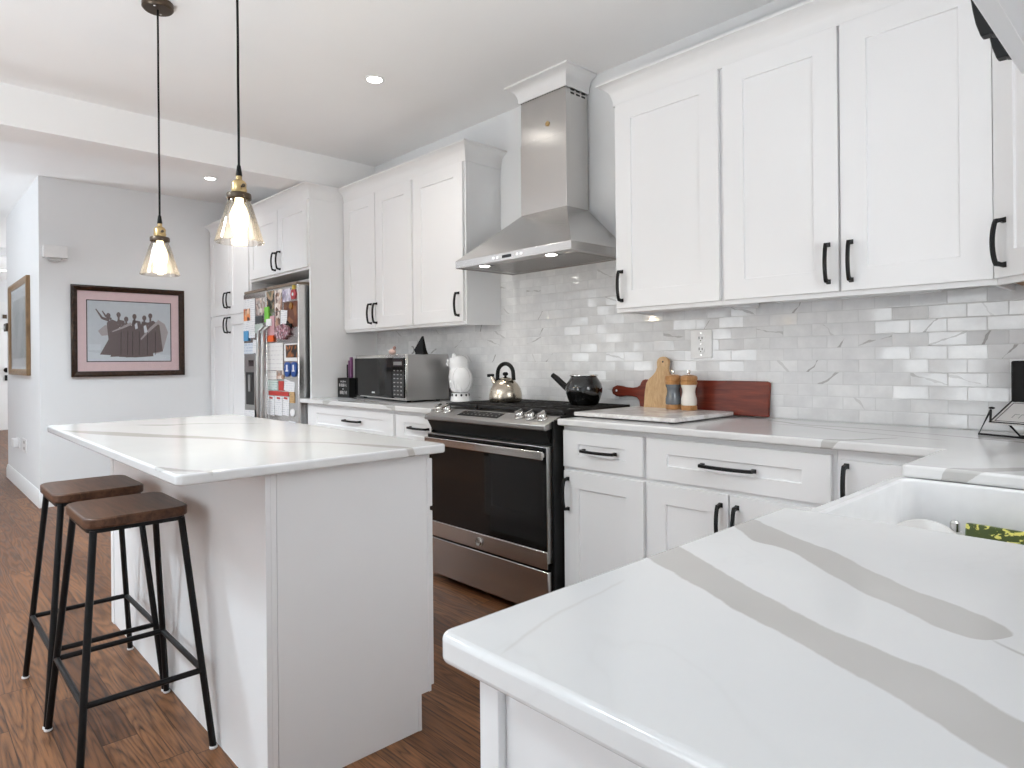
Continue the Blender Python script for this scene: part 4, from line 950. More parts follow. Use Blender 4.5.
# outlet behind microwave
def outlet(label, x, z, w, h, sock=True, ring=False):
    t = thing('wall_outlet', label, 'outlet', (x, -0.008, z), 0, 'wall outlets')
    pl = MB().prism(rrect(x - w / 2, x + w / 2, z - h / 2, z + h / 2, 0.006, 3), -0.015, -0.0081, 'y').build('plate', M['white_plastic'], t, bevel=0.0015)
    if sock:
        for dz in (-0.026, 0.026):
            s = MB().prism(rrect(x - 0.020, x + 0.020, z + dz - 0.017, z + dz + 0.017, 0.012, 4), -0.0185, -0.0151, 'y').build('socket', M['white_plastic'], t, bevel=0.0008)
            MB().box(x - 0.010, x - 0.006, -0.0189, -0.0184, z + dz - 0.004, z + dz + 0.009).box(x + 0.006, x + 0.010, -0.0189, -0.0184, z + dz - 0.003, z + dz + 0.007).disc_y((x, -0.0189, z + dz - 0.010), 0.003, 0.0005, 10).build('slots', M['grout_dark'], s)
        MB().disc_y((x, -0.0158, z), 0.003, 0.001, 10).disc_y((x, -0.0158, z + h * .38), 0.003, 0.001, 10).disc_y((x, -0.0158, z - h * .38), 0.003, 0.001, 10).build('screw', M['steel_shiny'], t)
    if ring:
        mb = MB(); rr = []
        for k in range(13):
            a = -PI * 0.55 + PI * 1.1 * k / 12
            rr.append([(x + r * math.cos(a), yy, z + r * math.sin(a)) for r, yy in ((0.03, -0.016), (0.03, -0.020), (0.02, -0.020), (0.02, -0.016))])
        mb.rings(rr).build('night_light', M['steel_dark'], t)
    return t
outlet('white outlet plate behind the microwave with a curved grey night light', -2.03, 1.262, 0.105, 0.13, False, True)
outlet('white duplex outlet on the tiles above the cutting boards', 0.354, 1.247, 0.112, 0.135)

# knife block sign
Ms = T(-2.512, -0.365, 0.9139, 0.02)
t = thing('knife_block', 'small black chalkboard knife block left of the microwave', 'knife block', (-2.512, -0.365, 0.9139), 0.02)
MB(Ms).prism([(0.0, 0.0), (0.165, 0.0), (0.165, 0.065), (0.0, 0.065)], 0.0, 0.145).build('block', M['dark'], t, bevel=0.003)
ch = MB(Ms)
rnd = random.Random(3)
for zz, hh, x0, x1 in ((0.112, 0.012, 0.045, 0.120), (0.080, 0.022, 0.025, 0.140), (0.058, 0.008, 0.070, 0.095), (0.024, 0.024, 0.035, 0.130)):
    xx = x0
    while xx < x1 - 0.006:
        w = rnd.uniform(0.006, 0.012); ch.box(xx, xx + 0.003, -0.0008, 0, zz, zz + hh)
        k = rnd.choice((0, 0.5, 1)); ch.box(xx, xx + w, -0.0008, 0, zz + (hh - 0.003) * k, zz + (hh - 0.003) * k + 0.003)
        if rnd.random() < 0.5: ch.box(xx + w - 0.003, xx + w, -0.0008, 0, zz, zz + hh)
        xx += w + 0.004
ch.build('chalk_lettering', plain('chalk', (0.6, 0.58, 0.57, 1), 0.9), t)
for k, (kx, kh, km) in enumerate(((0.095, 0.245, M['rubber']), (0.118, 0.275, plain('aubergine_plastic', srgb(84, 40, 76), 0.35)), (0.140, 0.300, plain('purple_plastic', srgb(112, 64, 104), 0.35)))):
    kt = MB(Ms).prism(rrect(kx - 0.009, kx + 0.009, 0.025, 0.047, 0.005, 3), 0.1455, kh).build('knife_handle', km, t, bevel=0.003)

# ------------------------------------------------------------------ owl
Ow = T(-1.285, -0.165, 0.9139, -0.75) @ Matrix.Diagonal((1.14, 1.10, 1.0, 1.0))
t = thing('owl_lantern', 'white ceramic owl lantern with a pierced base beside the microwave', 'figurine', (-1.285, -0.165, 0.9139), -0.75)
CM = M['ceramic']
def oval(prof, seg=28): return [[(cx_ + rx * math.cos(2 * PI * k / seg), cy__ + ry * math.sin(2 * PI * k / seg), z) for k in range(seg)] for (z, rx, ry, cx_, cy__) in prof]
MB(Ow).rings(oval([(0, .062, .058, 0, 0), (.012, .064, .06, 0, 0), (.03, .058, .055, 0, 0), (.052, .056, .052, 0, 0), (.062, .055, .052, 0, 0)])).build('pierced_base', CM, t, subsurf=1)
MB(Ow).rings(oval([(.058, .050, .048, 0, 0), (.08, .060, .058, 0, .002), (.12, .073, .068, 0, .004), (.165, .077, .070, 0, .004), (.195, .069, .064, 0, 0), (.212, .056, .055, 0, -.004), (.228, .054, .056, 0, -.008), (.25, .059, .060, 0, -.012), (.275, .056, .058, 0, -.012), (.293, .042, .044, 0, -.010), (.303, .02, .02, 0, -.008)])).build('body', CM, t, subsurf=1)
for s_ in (-1, 1):
    w = MB(Ow @ Matrix.Translation((s_ * 0.062, 0.012, 0.150)) @ Matrix.Rotation(s_ * 0.10, 4, 'Y'))
    w.sphere((0, 0, 0), 0.07, 0.42, 0.72, 1.12, 16, 10)
    for k in range(3): w.sphere((s_ * 0.010, -0.030 + 0.012 * k, -0.03 - 0.010 * k), 0.03, 0.5, 0.4, 1.3, 10, 8)
    w.build('wing', CM, t)
    e = MB(Ow).disc_y((s_ * 0.024, -0.073, 0.262), 0.017, 0.012, 18).build('eye_ring', CM, t, bevel=0.002)
    MB(Ow).sphere((s_ * 0.024, -0.074, 0.262), 0.007, 1, .6, 1, 10, 8).build('pupil', plain('grey_glaze', (0.25, 0.26, 0.28, 1), 0.3), e)
    MB(Ow).rings([[(s_ * .018, -.052, .285), (s_ * .046, -.045, .280), (s_ * .044, -.01, .284), (s_ * .02, -.012, .292)], [(s_ * .038, -.04, .312), (s_ * .042, -.04, .311), (s_ * .042, -.034, .311), (s_ * .038, -.034, .312)]]).build('ear_tuft', CM, t)
MB(Ow).rings([[(-.008, -.070, .258), (.008, -.070, .258), (.008, -.06, .262), (-.008, -.06, .262)], [(-.006, -.082, .246), (.006, -.082, .246), (.006, -.066, .246), (-.006, -.066, .246)], [(-.001, -.076, .232), (.001, -.076, .232), (.001, -.068, .232), (-.001, -.068, .232)]]).build('beak', CM, t)
fe = MB(Ow)
for r in range(4):
    for k in range(4 - (r % 2)):
        xx = (k - (3 - (r % 2)) / 2) * 0.022; fe.sphere((xx, -0.061 + abs(xx) * 0.25 + 0.004 * (r == 0) + 0.004 * (r == 3), 0.19 - r * 0.028), 0.013, 0.8, 0.55, 1.2, 10, 8)
fe.build('breast_feathers', CM, t)
ho = MB(Ow)
for k in range(11):
    a = 2 * PI * k / 11 + 0.2
    mb2 = Matrix.Translation((0.0565 * math.cos(a), 0.0535 * math.sin(a), 0.046)) @ Matrix.Rotation(a, 4, 'Z')
    rings = [[mb2 @ Vector((d_, 0.006 * math.cos(2 * PI * q / 12), 0.008 * math.sin(2 * PI * q / 12))) for q in range(12)] for d_ in (-0.004, 0.0022)]
    ho.rings(rings)
ho.build('pierced_holes', M['grout_dark'], t)

# ------------------------------------------------------------------ kettle and black pot on the range
Z0 = 0.9452
Kt = T(-0.694, -0.315, Z0, 0.15)
t = thing('tea_kettle', 'steel whistling kettle with black arched handle on the range', 'kettle', (-0.694, -0.315, Z0), 0.15)
MB(Kt).lathe([(0.078, 0), (0.090, 0.004), (0.093, 0.018), (0.092, 0.045), (0.085, 0.075), (0.070, 0.100), (0.050, 0.120), (0.034, 0.129)], (0, 0, 0), 40).build('body', M['kettle'], t)
l = MB(Kt).lathe([(0.034, 0.128), (0.034, 0.132), (0.022, 0.137), (0.008, 0.140)], (0, 0, 0), 24).build('lid', M['kettle'], t)
MB(Kt).lathe([(0.007, 0.139), (0.007, 0.146), (0.015, 0.150), (0.016, 0.160), (0.009, 0.167)], (0, 0, 0), 18).build('lid_knob', M['rubber'], l)
MB(Kt).tube([(-0.062, 0, 0.092), (-0.085, 0, 0.118), (-0.098, 0, 0.140)], 0.016, 14, 0.011).build('spout', M['kettle'], t)
MB(Kt).box(-0.128, -0.088, -0.011, 0.011, 0.138, 0.156).build('spout_cover', M['rubber'], t, bevel=0.004)
hp = [(-0.058, 0, 0.115), (-0.057, 0, 0.14)] + [(0.056 * math.cos(a), 0, 0.158 + 0.056 * math.sin(a)) for a in [PI - PI * k / 12 for k in range(0, 13)]] + [(0.057, 0, 0.14), (0.058, 0, 0.122)]
MB(Kt).tube(hp, 0.0115, 10).build('handle', M['rubber'], t)
MB(Kt).tube([(-0.058, 0, 0.098), (-0.058, 0, 0.12)], 0.008, 8).build('handle_bracket', M['kettle'], t)

Tt = T(-0.205, -0.215, Z0, -0.12)
t = thing('saucepot', 'glossy black pot with a straight upturned handle on the range', 'pot', (-0.205, -0.215, Z0), -0.12)
t_blk = plain('glossy_black_glaze', (0.006, 0.006, 0.006, 1), 0.06, coat=0.6)
MB(Tt).lathe([(0.066, 0), (0.072, 0.004), (0.084, 0.03), (0.094, 0.062), (0.096, 0.085), (0.090, 0.108), (0.078, 0.128), (0.070, 0.140), (0.066, 0.148), (0.062, 0.148), (0.064, 0.138), (0.072, 0.126)], (0, 0, 0), 40, cap=True).build('body', t_blk, t)
MB(Tt).lathe([(0.069, 0.146), (0.074, 0.150), (0.074, 0.154), (0.066, 0.156), (0.064, 0.150)], (0, 0, 0), 40, cap=False).build('rim', M['steel_shiny'], t)
MB(Tt).tube([(-0.086, -0.02, 0.070), (-0.115, -0.03, 0.093), (-0.165, -0.045, 0.135), (-0.190, -0.052, 0.152)], [0.017, 0.017, 0.0155, 0.013], 14).build('handle', M['rubber'], t)

# ------------------------------------------------------------------ boards, mills, slab
tilt = 0.10
Mr = Matrix.Translation((0, -0.026, 0.9139)) @ Matrix.Rotation(-tilt, 4, 'X')
bo = []
bo += [(0.690, 0.004), (0.694, 0.010), (0.694, 0.152), (0.686, 0.160), (0.040, 0.160), (0.026, 0.155), (0.018, 0.145), (0.012, 0.130), (-0.005, 0.120), (-0.03, 0.116), (-0.075, 0.118), (-0.105, 0.124), (-0.135, 0.126), (-0.160, 0.116), (-0.168, 0.098), (-0.160, 0.080), (-0.135, 0.068), (-0.105, 0.068), (-0.075, 0.073), (-0.03, 0.072), (-0.005, 0.066), (0.010, 0.052), (0.016, 0.034), (0.020, 0.004)]
t = thing('cutting_board', 'long red-brown paddle cutting board leaning against the tiles', 'cutting board', (0.26, -0.026, 0.9139), 0, 'cutting boards')
MB(Mr).prism(bo, -0.018, 0.0, 'y').build('board', M['red_wood'], t, bevel=0.003)
MB(Mr).disc_y((-0.135, -0.0186, 0.098), 0.006, 0.0006, 14).build('hanging_hole', M['white_plastic'], t)
Mo = Matrix.Translation((0.145, -0.056, 0.9139)) @ Matrix.Rotation(-0.13, 4, 'X') @ Matrix.Rotation(0.03, 4, 'Y')
bp = [(-0.085, 0.002), (0.085, 0.002), (0.088, 0.10), (0.086, 0.145), (0.070, 0.168), (0.052, 0.185), (0.040, 0.205), (0.036, 0.228), (0.038, 0.248), (0.034, 0.264), (0.018, 0.274), (0.0, 0.276), (-0.018, 0.272), (-0.030, 0.260), (-0.032, 0.245), (-0.028, 0.222), (-0.034, 0.200), (-0.050, 0.180), (-0.072, 0.160), (-0.084, 0.138), (-0.087, 0.10)]
t = thing('cutting_board', 'pale wood paddle board standing in front of the red-brown board', 'cutting board', (0.145, -0.056, 0.9139), 0, 'cutting boards')
MB(Mo).prism(bp, -0.016, 0.0, 'y').build('board', M['olive_wood'], t, bevel=0.003)
MB(Mo).disc_y((0.004, -0.0166, 0.250), 0.005, 0.0006, 14).build('hanging_hole', M['grout_dark'], t)
def mill(label, x, y, col):
    t = thing('spice_mill', label, 'spice mill', (x, y, 0.9382), 0, 'salt and pepper mills')
    c = (x, y, 0.9382)
    MB().lathe([(0.034, 0), (0.037, 0.003), (0.037, 0.020), (0.034, 0.023)], c, 28).build('foot', M['mill_wood'], t)
    MB().lathe([(0.034, 0.0231), (0.037, 0.030), (0.036, 0.052), (0.031, 0.072), (0.029, 0.085), (0.031, 0.100), (0.036, 0.112), (0.036, 0.118)], c, 28).build('body', col, t)
    MB().lathe([(0.037, 0.1181), (0.039, 0.122), (0.039, 0.130), (0.036, 0.133), (0.036, 0.137), (0.039, 0.140), (0.040, 0.150), (0.036, 0.159), (0.020, 0.164), (0.008, 0.165)], c, 28).build('cap', M['mill_wood'], t)
    MB().lathe([(0.005, 0.1651), (0.005, 0.170), (0.009, 0.174), (0.008, 0.182), (0.003, 0.186)], c, 16).build('finial', M['steel_shiny'], t)
mill('grey spice mill with wooden cap left of the white mill', 0.262, -0.112, plain('slate_grey_lacquer', srgb(104, 110, 116), 0.18, coat=0.5))
mill('white spice mill with wooden cap right of the grey mill', 0.352, -0.122, plain('ivory_lacquer', srgb(232, 226, 218), 0.18, coat=0.5))
t = thing('pastry_board', 'white marble pastry board lying on the counter right of the range', 'pastry board', (0.272, -0.29, 0.9139), -0.006)
tm = NT('white_marble_slab'); P_ = tm.pos(); tm.set(color=tm.mix(tm.ramp(tm.math('ABSOLUTE', tm.math('SUBTRACT', tm.noise(P_, 6, 5, 0.6, 1.0), 0.5)), [(0.0, 1.0), (0.10, 0.0)]), (0.80, 0.79, 0.78, 1), (0.64, 0.61, 0.59, 1)), rough=0.2); 
Mp = T(0.272, -0.290, 0.9139, -0.006)
MB(Mp).box(-0.267, 0.270, -0.244, 0.228, 0.006, 0.024).build('slab', tm.m, t, bevel=0.003)
for sx in (-0.235, 0.227):
    for sy in (-0.205, 0.19): MB(Mp).lathe([(0.012, 0), (0.012, 0.0059)], (sx, sy, 0), 12).build('foot', M['rubber'], t)

# ------------------------------------------------------------------ recipe stand and black appliance at the right
az = -0.35
Mw_ = T(1.483, -0.180, 0.9139, az)
t = thing('recipe_stand', 'black wire recipe stand holding a white plaque in the far right corner', 'recipe stand', (1.483, -0.180, 0.9139), az)
WL = 0.34
fr = MB(Mw_)
fr.tube([(0.035, 0.004, 0.086), (0, -0.002, 0.004), (WL, -0.002, 0.004), (WL - 0.035, 0.004, 0.086)], 0.0035, 8)
fr.tube([(0.035, 0.004, 0.086), (0.043, -0.012, 0.050)], 0.0035, 8); fr.tube([(WL - 0.035, 0.004, 0.086), (WL - 0.043, -0.012, 0.050)], 0.0035, 8)
fr.tube([(0.085, 0.0, 0.050), (0.105, 0.035, 0.004), (WL - 0.085, 0.035, 0.004), (WL - 0.085, 0.0, 0.050)], 0.0035, 8)
fr.sphere((0.038, 0.004, 0.092), 0.006, 1.5, 1.5, 0.7)
fr.build('wire_frame', M['black'], t)
Mq = Mw_ @ Matrix.Translation((0.040, -0.016, 0.046)) @ Matrix.Rotation(-1.08, 4, 'X')
pw, ph = WL - 0.06, 0.138
MB(Mq).box(0, pw, 0.0, 0.006, 0, ph).build('plaque', plain('white_enamel', (0.72, 0.71, 0.70, 1), 0.4), t, bevel=0.001)
MB(Mq).box(0, pw, -0.002, 0.0, 0, 0.004).box(0, pw, -0.002, 0.0, ph - 0.004, ph).box(0, 0.004, -0.002, 0, 0, ph).box(pw - 0.004, pw, -0.002, 0, 0, ph).box(0.012, pw - 0.012, -0.001, 0.0, 0.012, 0.0135).box(0.012, pw - 0.012, -0.001, 0.0, ph - 0.0135, ph - 0.012).box(0.012, 0.0135, -0.001, 0, 0.012, ph - 0.012).build('plaque_border', M['black'], t)
ch = MB(Mq); xx = 0.05; rnd = random.Random(5)
while xx < pw - 0.06:
    w = rnd.uniform(0.010, 0.016); ch.box(xx, xx + 0.0018, -0.0008, 0, 0.036, 0.058); ch.box(xx, xx + w, -0.0008, 0, 0.056, 0.058)
    if rnd.random() < .6: ch.box(xx, xx + w * .8, -0.0008, 0, 0.045, 0.0466)
    if rnd.random() < .5: ch.box(xx + w - 0.0018, xx + w, -0.0008, 0, 0.036, 0.058)
    xx += w + 0.006
ch.build('plaque_lettering', plain('grey_print', (0.30, 0.30, 0.30, 1), 0.6), t)
t = thing('countertop_appliance', 'tall black countertop appliance behind the wire recipe stand', 'appliance', (1.66, -0.12, 0.9139), 0)
MB().lathe([(0.075, 0), (0.082, 0.006), (0.080, 0.025), (0.065, 0.036), (0.058, 0.05)], (1.705, -0.10, 0.9139), 32).build('base', M['rubber'], t)
MB().prism(rrect(1.555, 1.800, -0.105, -0.020, 0.02, 4), 0.964, 1.160).build('tower', M['rubber'], t, bevel=0.006)

# ------------------------------------------------------------------ farmhouse sink
sx0, sx1, sy0, sy1 = 1.476, 2.06, -1.679, -1.003
t = thing('farmhouse_sink', 'white fireclay apron-front farmhouse sink in the right counter', 'sink', (1.77, -1.345, 0.62), 0)
mb = MB(); th = 0.026
zo, zi, zr = 0.615, 0.655, 0.8825
o_ = rrect(sx0, sx1, sy0, sy1, 0.02, 4); i_ = rrect(sx0 + th, sx1 - th, sy0 + th, sy1 - th, 0.035, 4); ib = rrect(sx0 + th + 0.012, sx1 - th - 0.012, sy0 + th + 0.012, sy1 - th - 0.012, 0.05, 4)
mb.rings([[(p[0], p[1], zo) for p in o_], [(p[0], p[1], zr) for p in o_], [(p[0], p[1], zr) for p in i_], [(p[0], p[1], zi + 0.02) for p in i_], [(p[0], p[1], zi) for p in ib]])
mb.build('basin', M['ceramic'], t, bevel=0.006, bseg=3, smooth=40)
MB().lathe([(0.045, 0.0), (0.045, 0.002), (0.03, 0.001)], (1.77, -1.345, zi), 24).build('drain', M['steel_shiny'], t)
# things standing in the sink
t = thing('dinner_plate', 'pale round plate leaning inside the sink', 'plate', (1.572, -1.130, zi), 0)
Mpl = Matrix.Translation((1.560, -1.125, zi + 0.072)) @ Matrix.Rotation(PI / 2 - 0.72, 4, 'X')
MB(Mpl).lathe([(0.02, -0.004), (0.055, -0.004), (0.085, 0.006), (0.088, 0.009), (0.084, 0.011), (0.055, 0.001), (0.01, 0.001)], (0, 0, 0), 36).build('dish', plain('cream_stoneware', (0.74, 0.72, 0.70, 1), 0.25), t)
t = thing('sponge_packet', 'dark green and yellow patterned packet standing in the sink', 'packet', (1.705, -1.10, zi), 0)
Mk = Matrix.Translation((1.637, -1.096, zi + 0.001)) @ Matrix.Rotation(0.02, 4, 'Y') @ Matrix.Rotation(-0.16, 4, 'X')
pk = NT('green_packet_print'); n = pk.noise(pk.scale(pk.obj(), (30, 1, 60)), 1.0, 3, 0.6, 1.5)
pk.set(color=pk.mix(pk.ramp(n, [(0.54, 0.0), (0.57, 1.0)]), srgb(62, 76, 20), srgb(222, 214, 112)), rough=0.35)
MB(Mk).box(0, 0.118, -0.03, 0, 0, 0.152).build('wrapper', pk.m, t, bevel=0.004)
t = thing('soap_bottle', 'small white bottle standing in the sink next to the green packet', 'bottle', (1.630, -1.12, zi), 0)
MB().lathe([(0.017, 0), (0.019, 0.003), (0.019, 0.11), (0.014, 0.125)], (1.614, -1.072, zi + .001), 20).build('bottle', M['white_plastic'], t)
MB().lathe([(0.010, 0.1251), (0.010, 0.145), (0.006, 0.150)], (1.614, -1.072, zi + .001), 16).build('cap', M['steel_shiny'], t)

# ------------------------------------------------------------------ pendants
def pendant(label, x, y, dz):
    t = thing('pendant_lamp', label, 'pendant lamp', (x, y, CZ), 0, 'pendant lamps over the island')
    c = (x, y, dz); cc = (x, y, 0)
    can = MB().lathe([(0.004, CZ - 0.030), (0.056, CZ - 0.030), (0.062, CZ - 0.024), (0.062, CZ - 0.0005)], cc, 36).build('canopy', M['bronze'], t)
    MB().sphere((x + 0.030, y - 0.02, CZ - 0.030), 0.005, 1, 1, .5).sphere((x - 0.030, y + 0.02, CZ - 0.030), 0.005, 1, 1, .5).build('screw', M['steel_shiny'], can)
    wob = [0.0, 0.0008, -0.0015, 0.0012, -0.0005, 0.001, 0.0]
    MB().tube([(x + w, y, CZ - 0.03 - (CZ - 0.03 - 1.81 - dz) * i / 6) for i, w in enumerate(wob)], 0.0042, 8).build('cord', M['rubber'], t)
    MB().lathe([(0.006, 1.825), (0.010, 1.795), (0.010, 1.790)][::-1], c, 16).build('strain_relief', M['rubber'], t)
    s = MB().lathe([(0.018, 1.732), (0.024, 1.736), (0.025, 1.745), (0.023, 1.750), (0.024, 1.764), (0.019, 1.773), (0.010, 1.778), (0.009, 1.7899)], c, 28).build('socket', M['brass'], t)
    MB().tube([(x + 0.02, y, 1.752 + dz), (x + 0.036, y, 1.752 + dz)], 0.004, 8).sphere((x + 0.038, y, 1.752 + dz), 0.006).build('switch_key', M['bronze'], s)
    MB().lathe([(0.024, 1.7325), (0.037, 1.731), (0.039, 1.727), (0.039, 1.714), (0.036, 1.711), (0.034, 1.714), (0.034, 1.722), (0.018, 1.724)], c, 36).tube([(x + 0.038, y, 1.718 + dz), (x + 0.049, y, 1.718 + dz)], 0.004, 8).tube([(x - 0.038, y, 1.718 + dz), (x - 0.049, y, 1.718 + dz)], 0.004, 8).build('shade_holder', M['bronze'], t)
    o = [(0.0335, 1.722), (0.0345, 1.708), (0.042, 1.690), (0.060, 1.630), (0.076, 1.576), (0.0785, 1.570)]
    i = [(r - 0.0022, z) for r, z in o][::-1]
    MB().lathe(o + [(0.077, 1.5685)] + i + [o[0]], c, 44, cap=False).build('shade', M['shade_glass'], t)
    MB().lathe([(0.013, 1.716), (0.014, 1.700), (0.022, 1.684), (0.030, 1.660), (0.030, 1.635), (0.022, 1.605), (0.010, 1.588), (0.002, 1.584)], c, 24).build('bulb', M['bulb'], t)
    p = bpy.data.lights.new('pendant_glow', 'POINT'); p.energy = 7; p.color = (1, 0.85, 0.62); p.shadow_soft_size = 0.03
    po = bpy.data.objects.new('pendant_glow', p); COL.objects.link(po); po.location = (x, y, 1.555)
pendant('farther glass cone pendant lamp over the island, canopy visible', -1.100, -1.968, -0.008)
pendant('nearer glass cone pendant lamp hanging in front of the fridge cabinet', -0.205, -1.968, 0.009)

# recessed lights
def downlight(label, x, y, r=0.040, e=16):
    t = thing('recessed_light', label, 'ceiling light', (x, y, CZ), 0, 'recessed ceiling lights')
    MB().lathe([(r + 0.016, -0.0005), (r + 0.015, -0.005), (r + 0.003, -0.006), (r, -0.0035)], (x, y, CZ), 32).build('trim_ring', M['trim'], t)
    MB().lathe([(r, -0.0055), (r, -0.0036)], (x, y, CZ), 32).build('lens', M['lamp'], t)
    s = bpy.data.lights.new('downlight', 'SPOT'); s.energy = e; s.spot_size = 2.4; s.spot_blend = 0.9; s.color = (1, 0.96, 0.9); s.shadow_soft_size = 0.05
    so = bpy.data.objects.new('downlight', s); COL.objects.link(so); so.location = (x, y, CZ - 0.02)
downlight('recessed ceiling light in front of the range hood', -1.137, -0.868)
downlight('recessed ceiling light behind the ceiling beam above the fridge', -3.745, -0.858)
downlight('distant recessed ceiling light at the end of the hall', -11.5, -1.50, 0.05)

# ------------------------------------------------------------------ pictures, chime, hall plates
XW = -4.59
def frame_ring(mb, P, u0, u1, w0, w1, fw_, d0, d1):
    """P(u, d, w) -> point; mitred frame with a stepped profile"""
    prof = [(0, d0), (0, d1), (0.35, d1 + 0.004), (0.7, d1 - 0.003), (1.0, d1 - 0.010), (1.0, d0)]
    cs = [(u0, w0, 1, 1), (u1, w0, -1, 1), (u1, w1, -1, -1), (u0, w1, 1, -1)]
    R = [[mb.v(P(c[0] + c[2] * o * fw_, d, c[1] + c[3] * o * fw_)) for o, d in prof] for c in cs]
    for a in range(4):
        A, B = R[a], R[(a + 1) % 4]
        for i in range(len(prof)):
            j = (i + 1) % len(prof); mb.f([A[i], A[j], B[j], B[i]])
    return mb
t = thing('framed_print', 'framed print of dancers with pink mat and dark brown frame', 'picture', (XW, -1.272, 1.075), 0)
PX = lambda u, d, w: (XW + d, u, w)
pu0, pu1, pw0, pw1 = -1.718, -0.824, 1.071, 1.858
frame_ring(MB(), PX, pu0, pu1, pw0, pw1, 0.047, 0.001, 0.026).build('frame', M['dark_frame'], t, smooth=30)
MB().box(XW + 0.002, XW + 0.008, pu0 + 0.03, pu1 - 0.03, pw0 + 0.03, pw1 - 0.03).build('mat', plain('dusty_pink_mat', srgb(222, 196, 198), 0.8), t)
PR = [plain('print_grey_blue', srgb(196, 202, 208), 0.7), plain('print_umber', srgb(108, 96, 96), 0.7), plain('print_veil', srgb(168, 160, 162), 0.7), plain('print_line', srgb(60, 50, 50), 0.7), plain('print_pale', srgb(206, 212, 218), 0.7)]
g0, g1, h0, h1 = -1.598, -0.942, 1.205, 1.728
pr = MB()
def pp(pts, d, mi):
    pr.mi = mi; vs = [pr.v(PX(g0 + (g1 - g0) * a, d, h0 + (h1 - h0) * b)) for a, b in pts]; pr.f(vs)
pp([(-.012, -.015), (1.012, -.015), (1.012, 1.015), (-.012, 1.015)], 0.0085, 3)
pp([(0, 0), (1, 0), (1, 1), (0, 1)], 0.0088, 0)
pp([(0, 0), (1, 0), (1, .10), (.6, .14), (.3, .10), (0, .16)], 0.0090, 4)
pp([(0.01, .18), (.15, .18), (.15, .28), (0.01, .28)], 0.0090, 4)
# veils, gowns, heads and raised arms of a row of dancers
pp([(.16, .42), (.12, .50), (.20, .60), (.30, .58), (.28, .44)], 0.0091, 2)
pp([(.80, .12), (.90, .16), (.97, .50), (.93, .64), (.84, .72)], 0.0091, 2)
gowns = [((.24, .76), [(.14, .11), (.26, .10), (.34, .30), (.35, .66), (.28, .70), (.22, .64), (.24, .36)]),
         ((.36, .78), [(.26, .07), (.42, .08), (.44, .40), (.43, .68), (.35, .70), (.32, .60)]),
         ((.45, .71), [(.36, .07), (.56, .06), (.54, .50), (.50, .64), (.42, .64), (.40, .48)]),
         ((.55, .76), [(.44, .06), (.68, .07), (.66, .46), (.62, .68), (.53, .70), (.50, .55)]),
         ((.67, .74), [(.56, .06), (.78, .08), (.76, .44), (.73, .66), (.64, .68), (.61, .50)]),
         ((.745, .78), [(.66, .10), (.90, .17), (.88, .40), (.86, .62), (.78, .70), (.71, .66)])]
for i, ((hx, hz), gp) in enumerate(gowns):
    pp(gp, 0.0092 + i * 0.0002, 1)
    pp([(hx + 0.026 * math.cos(2 * PI * k / 14), hz + 0.045 * math.sin(2 * PI * k / 14)) for k in range(14)], 0.0093 + i * 0.0002, 1)
    pp([(hx - 0.012, hz - 0.1), (hx + 0.012, hz - 0.1), (hx + 0.012, hz), (hx - 0.012, hz)], 0.0092 + i * 0.0002, 1)
pp([(.24, .66), (.16, .70), (.09, .86), (.10, .87), (.175, .735), (.25, .71)], 0.0105, 1)
pp([(.27, .68), (.20, .74), (.165, .83), (.175, .84), (.215, .765), (.28, .72)], 0.0105, 1)
pp([(.50, .66), (.40, .58), (.28, .50), (.285, .485), (.41, .55), (.52, .62)], 0.0106, 2)
pp([(.84, .70), (.74, .58), (.62, .38), (.63, .36), (.76, .54), (.86, .66)], 0.0106, 2)
pp([(.55, .62), (.58, .66), (.59, .56), (.56, .54)], 0.0107, 4); pp([(.66, .60), (.69, .62), (.71, .50), (.67, .48)], 0.0107, 4)
for gx in (.38, .46, .52, .60, .70, .80): pp([(gx, .10), (gx + .006, .10), (gx + .012, .5), (gx + .004, .5)], 0.0107, 3)
pr.mi = 0
pr.build('print', PR, t, smooth=0)
MB().box(XW + 0.0125, XW + 0.0140, pu0 + 0.045, pu1 - 0.045, pw0 + 0.045, pw1 - 0.045).build('glazing', M['glazing'], t)

YH = -1.9325
t = thing('framed_picture', 'tall gold-framed picture on the hall wall at the far left', 'picture', (-5.66, YH, 1.08), 0)
PH = lambda u, d, w: (u, YH - d, w)
frame_ring(MB(), PH, -6.30, -5.07, 1.085, 1.965, 0.055, 0.001, 0.03).build('frame', M['gold_frame'], t, smooth=30)
MB().box(-6.25, -5.12, YH - 0.012, YH - 0.002, 1.13, 1.92).build('mat', plain('pale_grey_mat', srgb(196, 200, 204), 0.7), t)
MB().box(-6.10, -5.27, YH - 0.014, YH - 0.0121, 1.24, 1.80).build('print', cardmat('misty_grey_print', [srgb(150, 156, 158), srgb(164, 168, 170), srgb(138, 144, 146), srgb(158, 160, 160)], 3.0, 0.5), t)
MB().box(-6.22, -5.15, YH - 0.017, YH - 0.0155, 1.16, 1.89).build('glazing', M['glazing'], t)
t = thing('door_chime', 'white door chime box high on the wall above the dancers print', 'door chime', (XW, -1.82, 2.05), 0)
MB().box(XW + 0.0005, XW + 0.050, -1.908, -1.738, 2.066, 2.168).build('cover', M['white_plastic'], t, bevel=0.004)
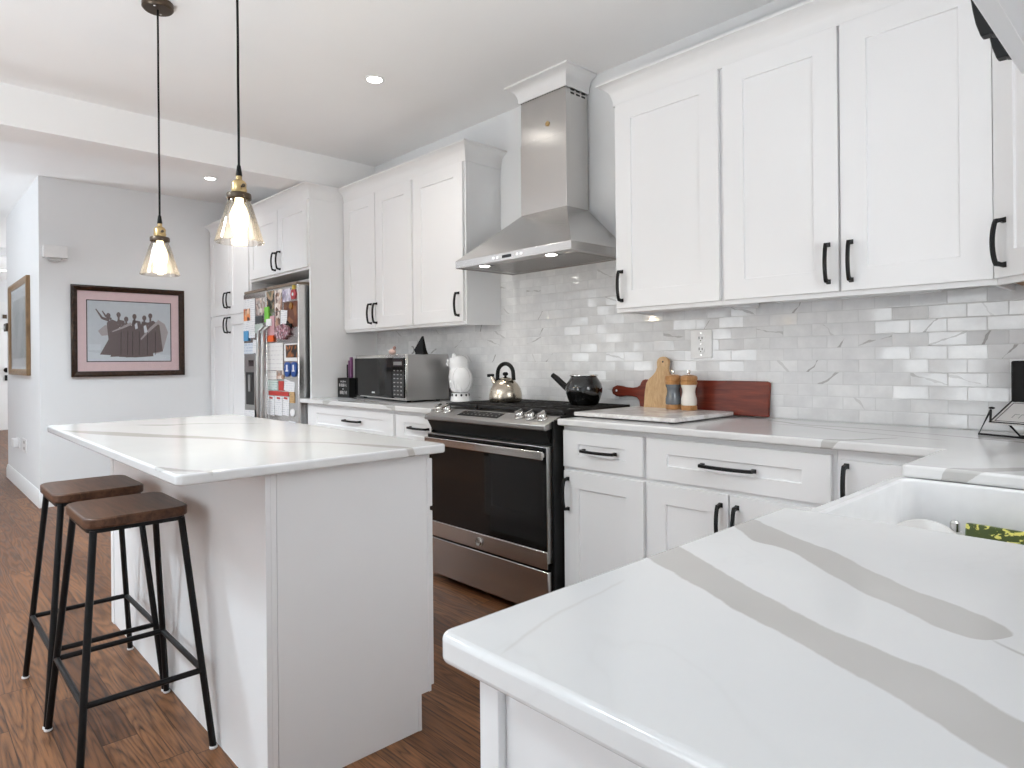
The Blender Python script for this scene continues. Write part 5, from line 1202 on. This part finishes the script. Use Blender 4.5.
MB().prism([(-1.885, 2.0659), (-1.77, 2.0659), (-1.79, 2.044), (-1.815, 2.038), (-1.845, 2.038), (-1.868, 2.046)], XW + 0.001, XW + 0.042, 'x').build('dome', plain('grey_translucent_plastic', (0.5, 0.5, 0.5, 1), 0.4), t, bevel=0.004)
def plate(name, label, cat, x0, x1, z0, z1):
    t = thing(name, label, cat, ((x0 + x1) / 2, YH, (z0 + z1) / 2), 0)
    MB().box(x0, x1, YH - 0.008, YH - 0.0005, z0, z1).build('plate', M['white_plastic'], t, bevel=0.002)
    return t
t = plate('night_light', 'white plug-in night light low on the hall wall', 'night light', -6.0, -5.80, 0.385, 0.475)
MB().box(-5.97, -5.83, YH - 0.05, YH - 0.0081, 0.39, 0.47).build('lens', M['white_plastic'], t, bevel=0.006)
t = plate('wall_outlet', 'white outlet low on the hall wall right of the night light', 'outlet', -5.58, -5.35, 0.375, 0.50)
for dz in (0.40, 0.455): MB().box(-5.50, -5.43, YH - 0.0095, YH - 0.0081, dz, dz + 0.025).build('socket', M['steel_dark'], t)
t = thing('wall_control_box', 'small dark bronze box at the far end of the hall wall', 'control box', (-6.55, YH, 1.57), 0)
MB().box(-6.64, -6.45, YH - 0.035, YH - 0.0005, 1.53, 1.61).build('case', M['bronze'], t, bevel=0.004)
MB().box(-6.60, -6.49, YH - 0.0365, YH - 0.0351, 1.55, 1.59).build('screen', M['blackglass'], t)

# under-cabinet light bars
for lb, x0, x1 in (('white light bar under the cabinets above the microwave', -2.30, -1.12), ('white light bar under the large double-door wall cabinet', 0.80, 1.37), ('white light bar under the cabinet right of the hood', 0.14, 0.58)):
    t = thing('under_cabinet_light', lb, 'light bar', ((x0 + x1) / 2, -0.17, UZ + 0.021), 0, 'under-cabinet light bars')
    MB().box(x0, x1, -0.215, -0.135, UZ + 0.003, UZ + 0.0215).build('housing', M['white_plastic'], t, bevel=0.004)
    MB().box(x0 + 0.02, x1 - 0.02, -0.200, -0.150, UZ + 0.0008, UZ + 0.0029).build('diffuser', M['glide'], t)
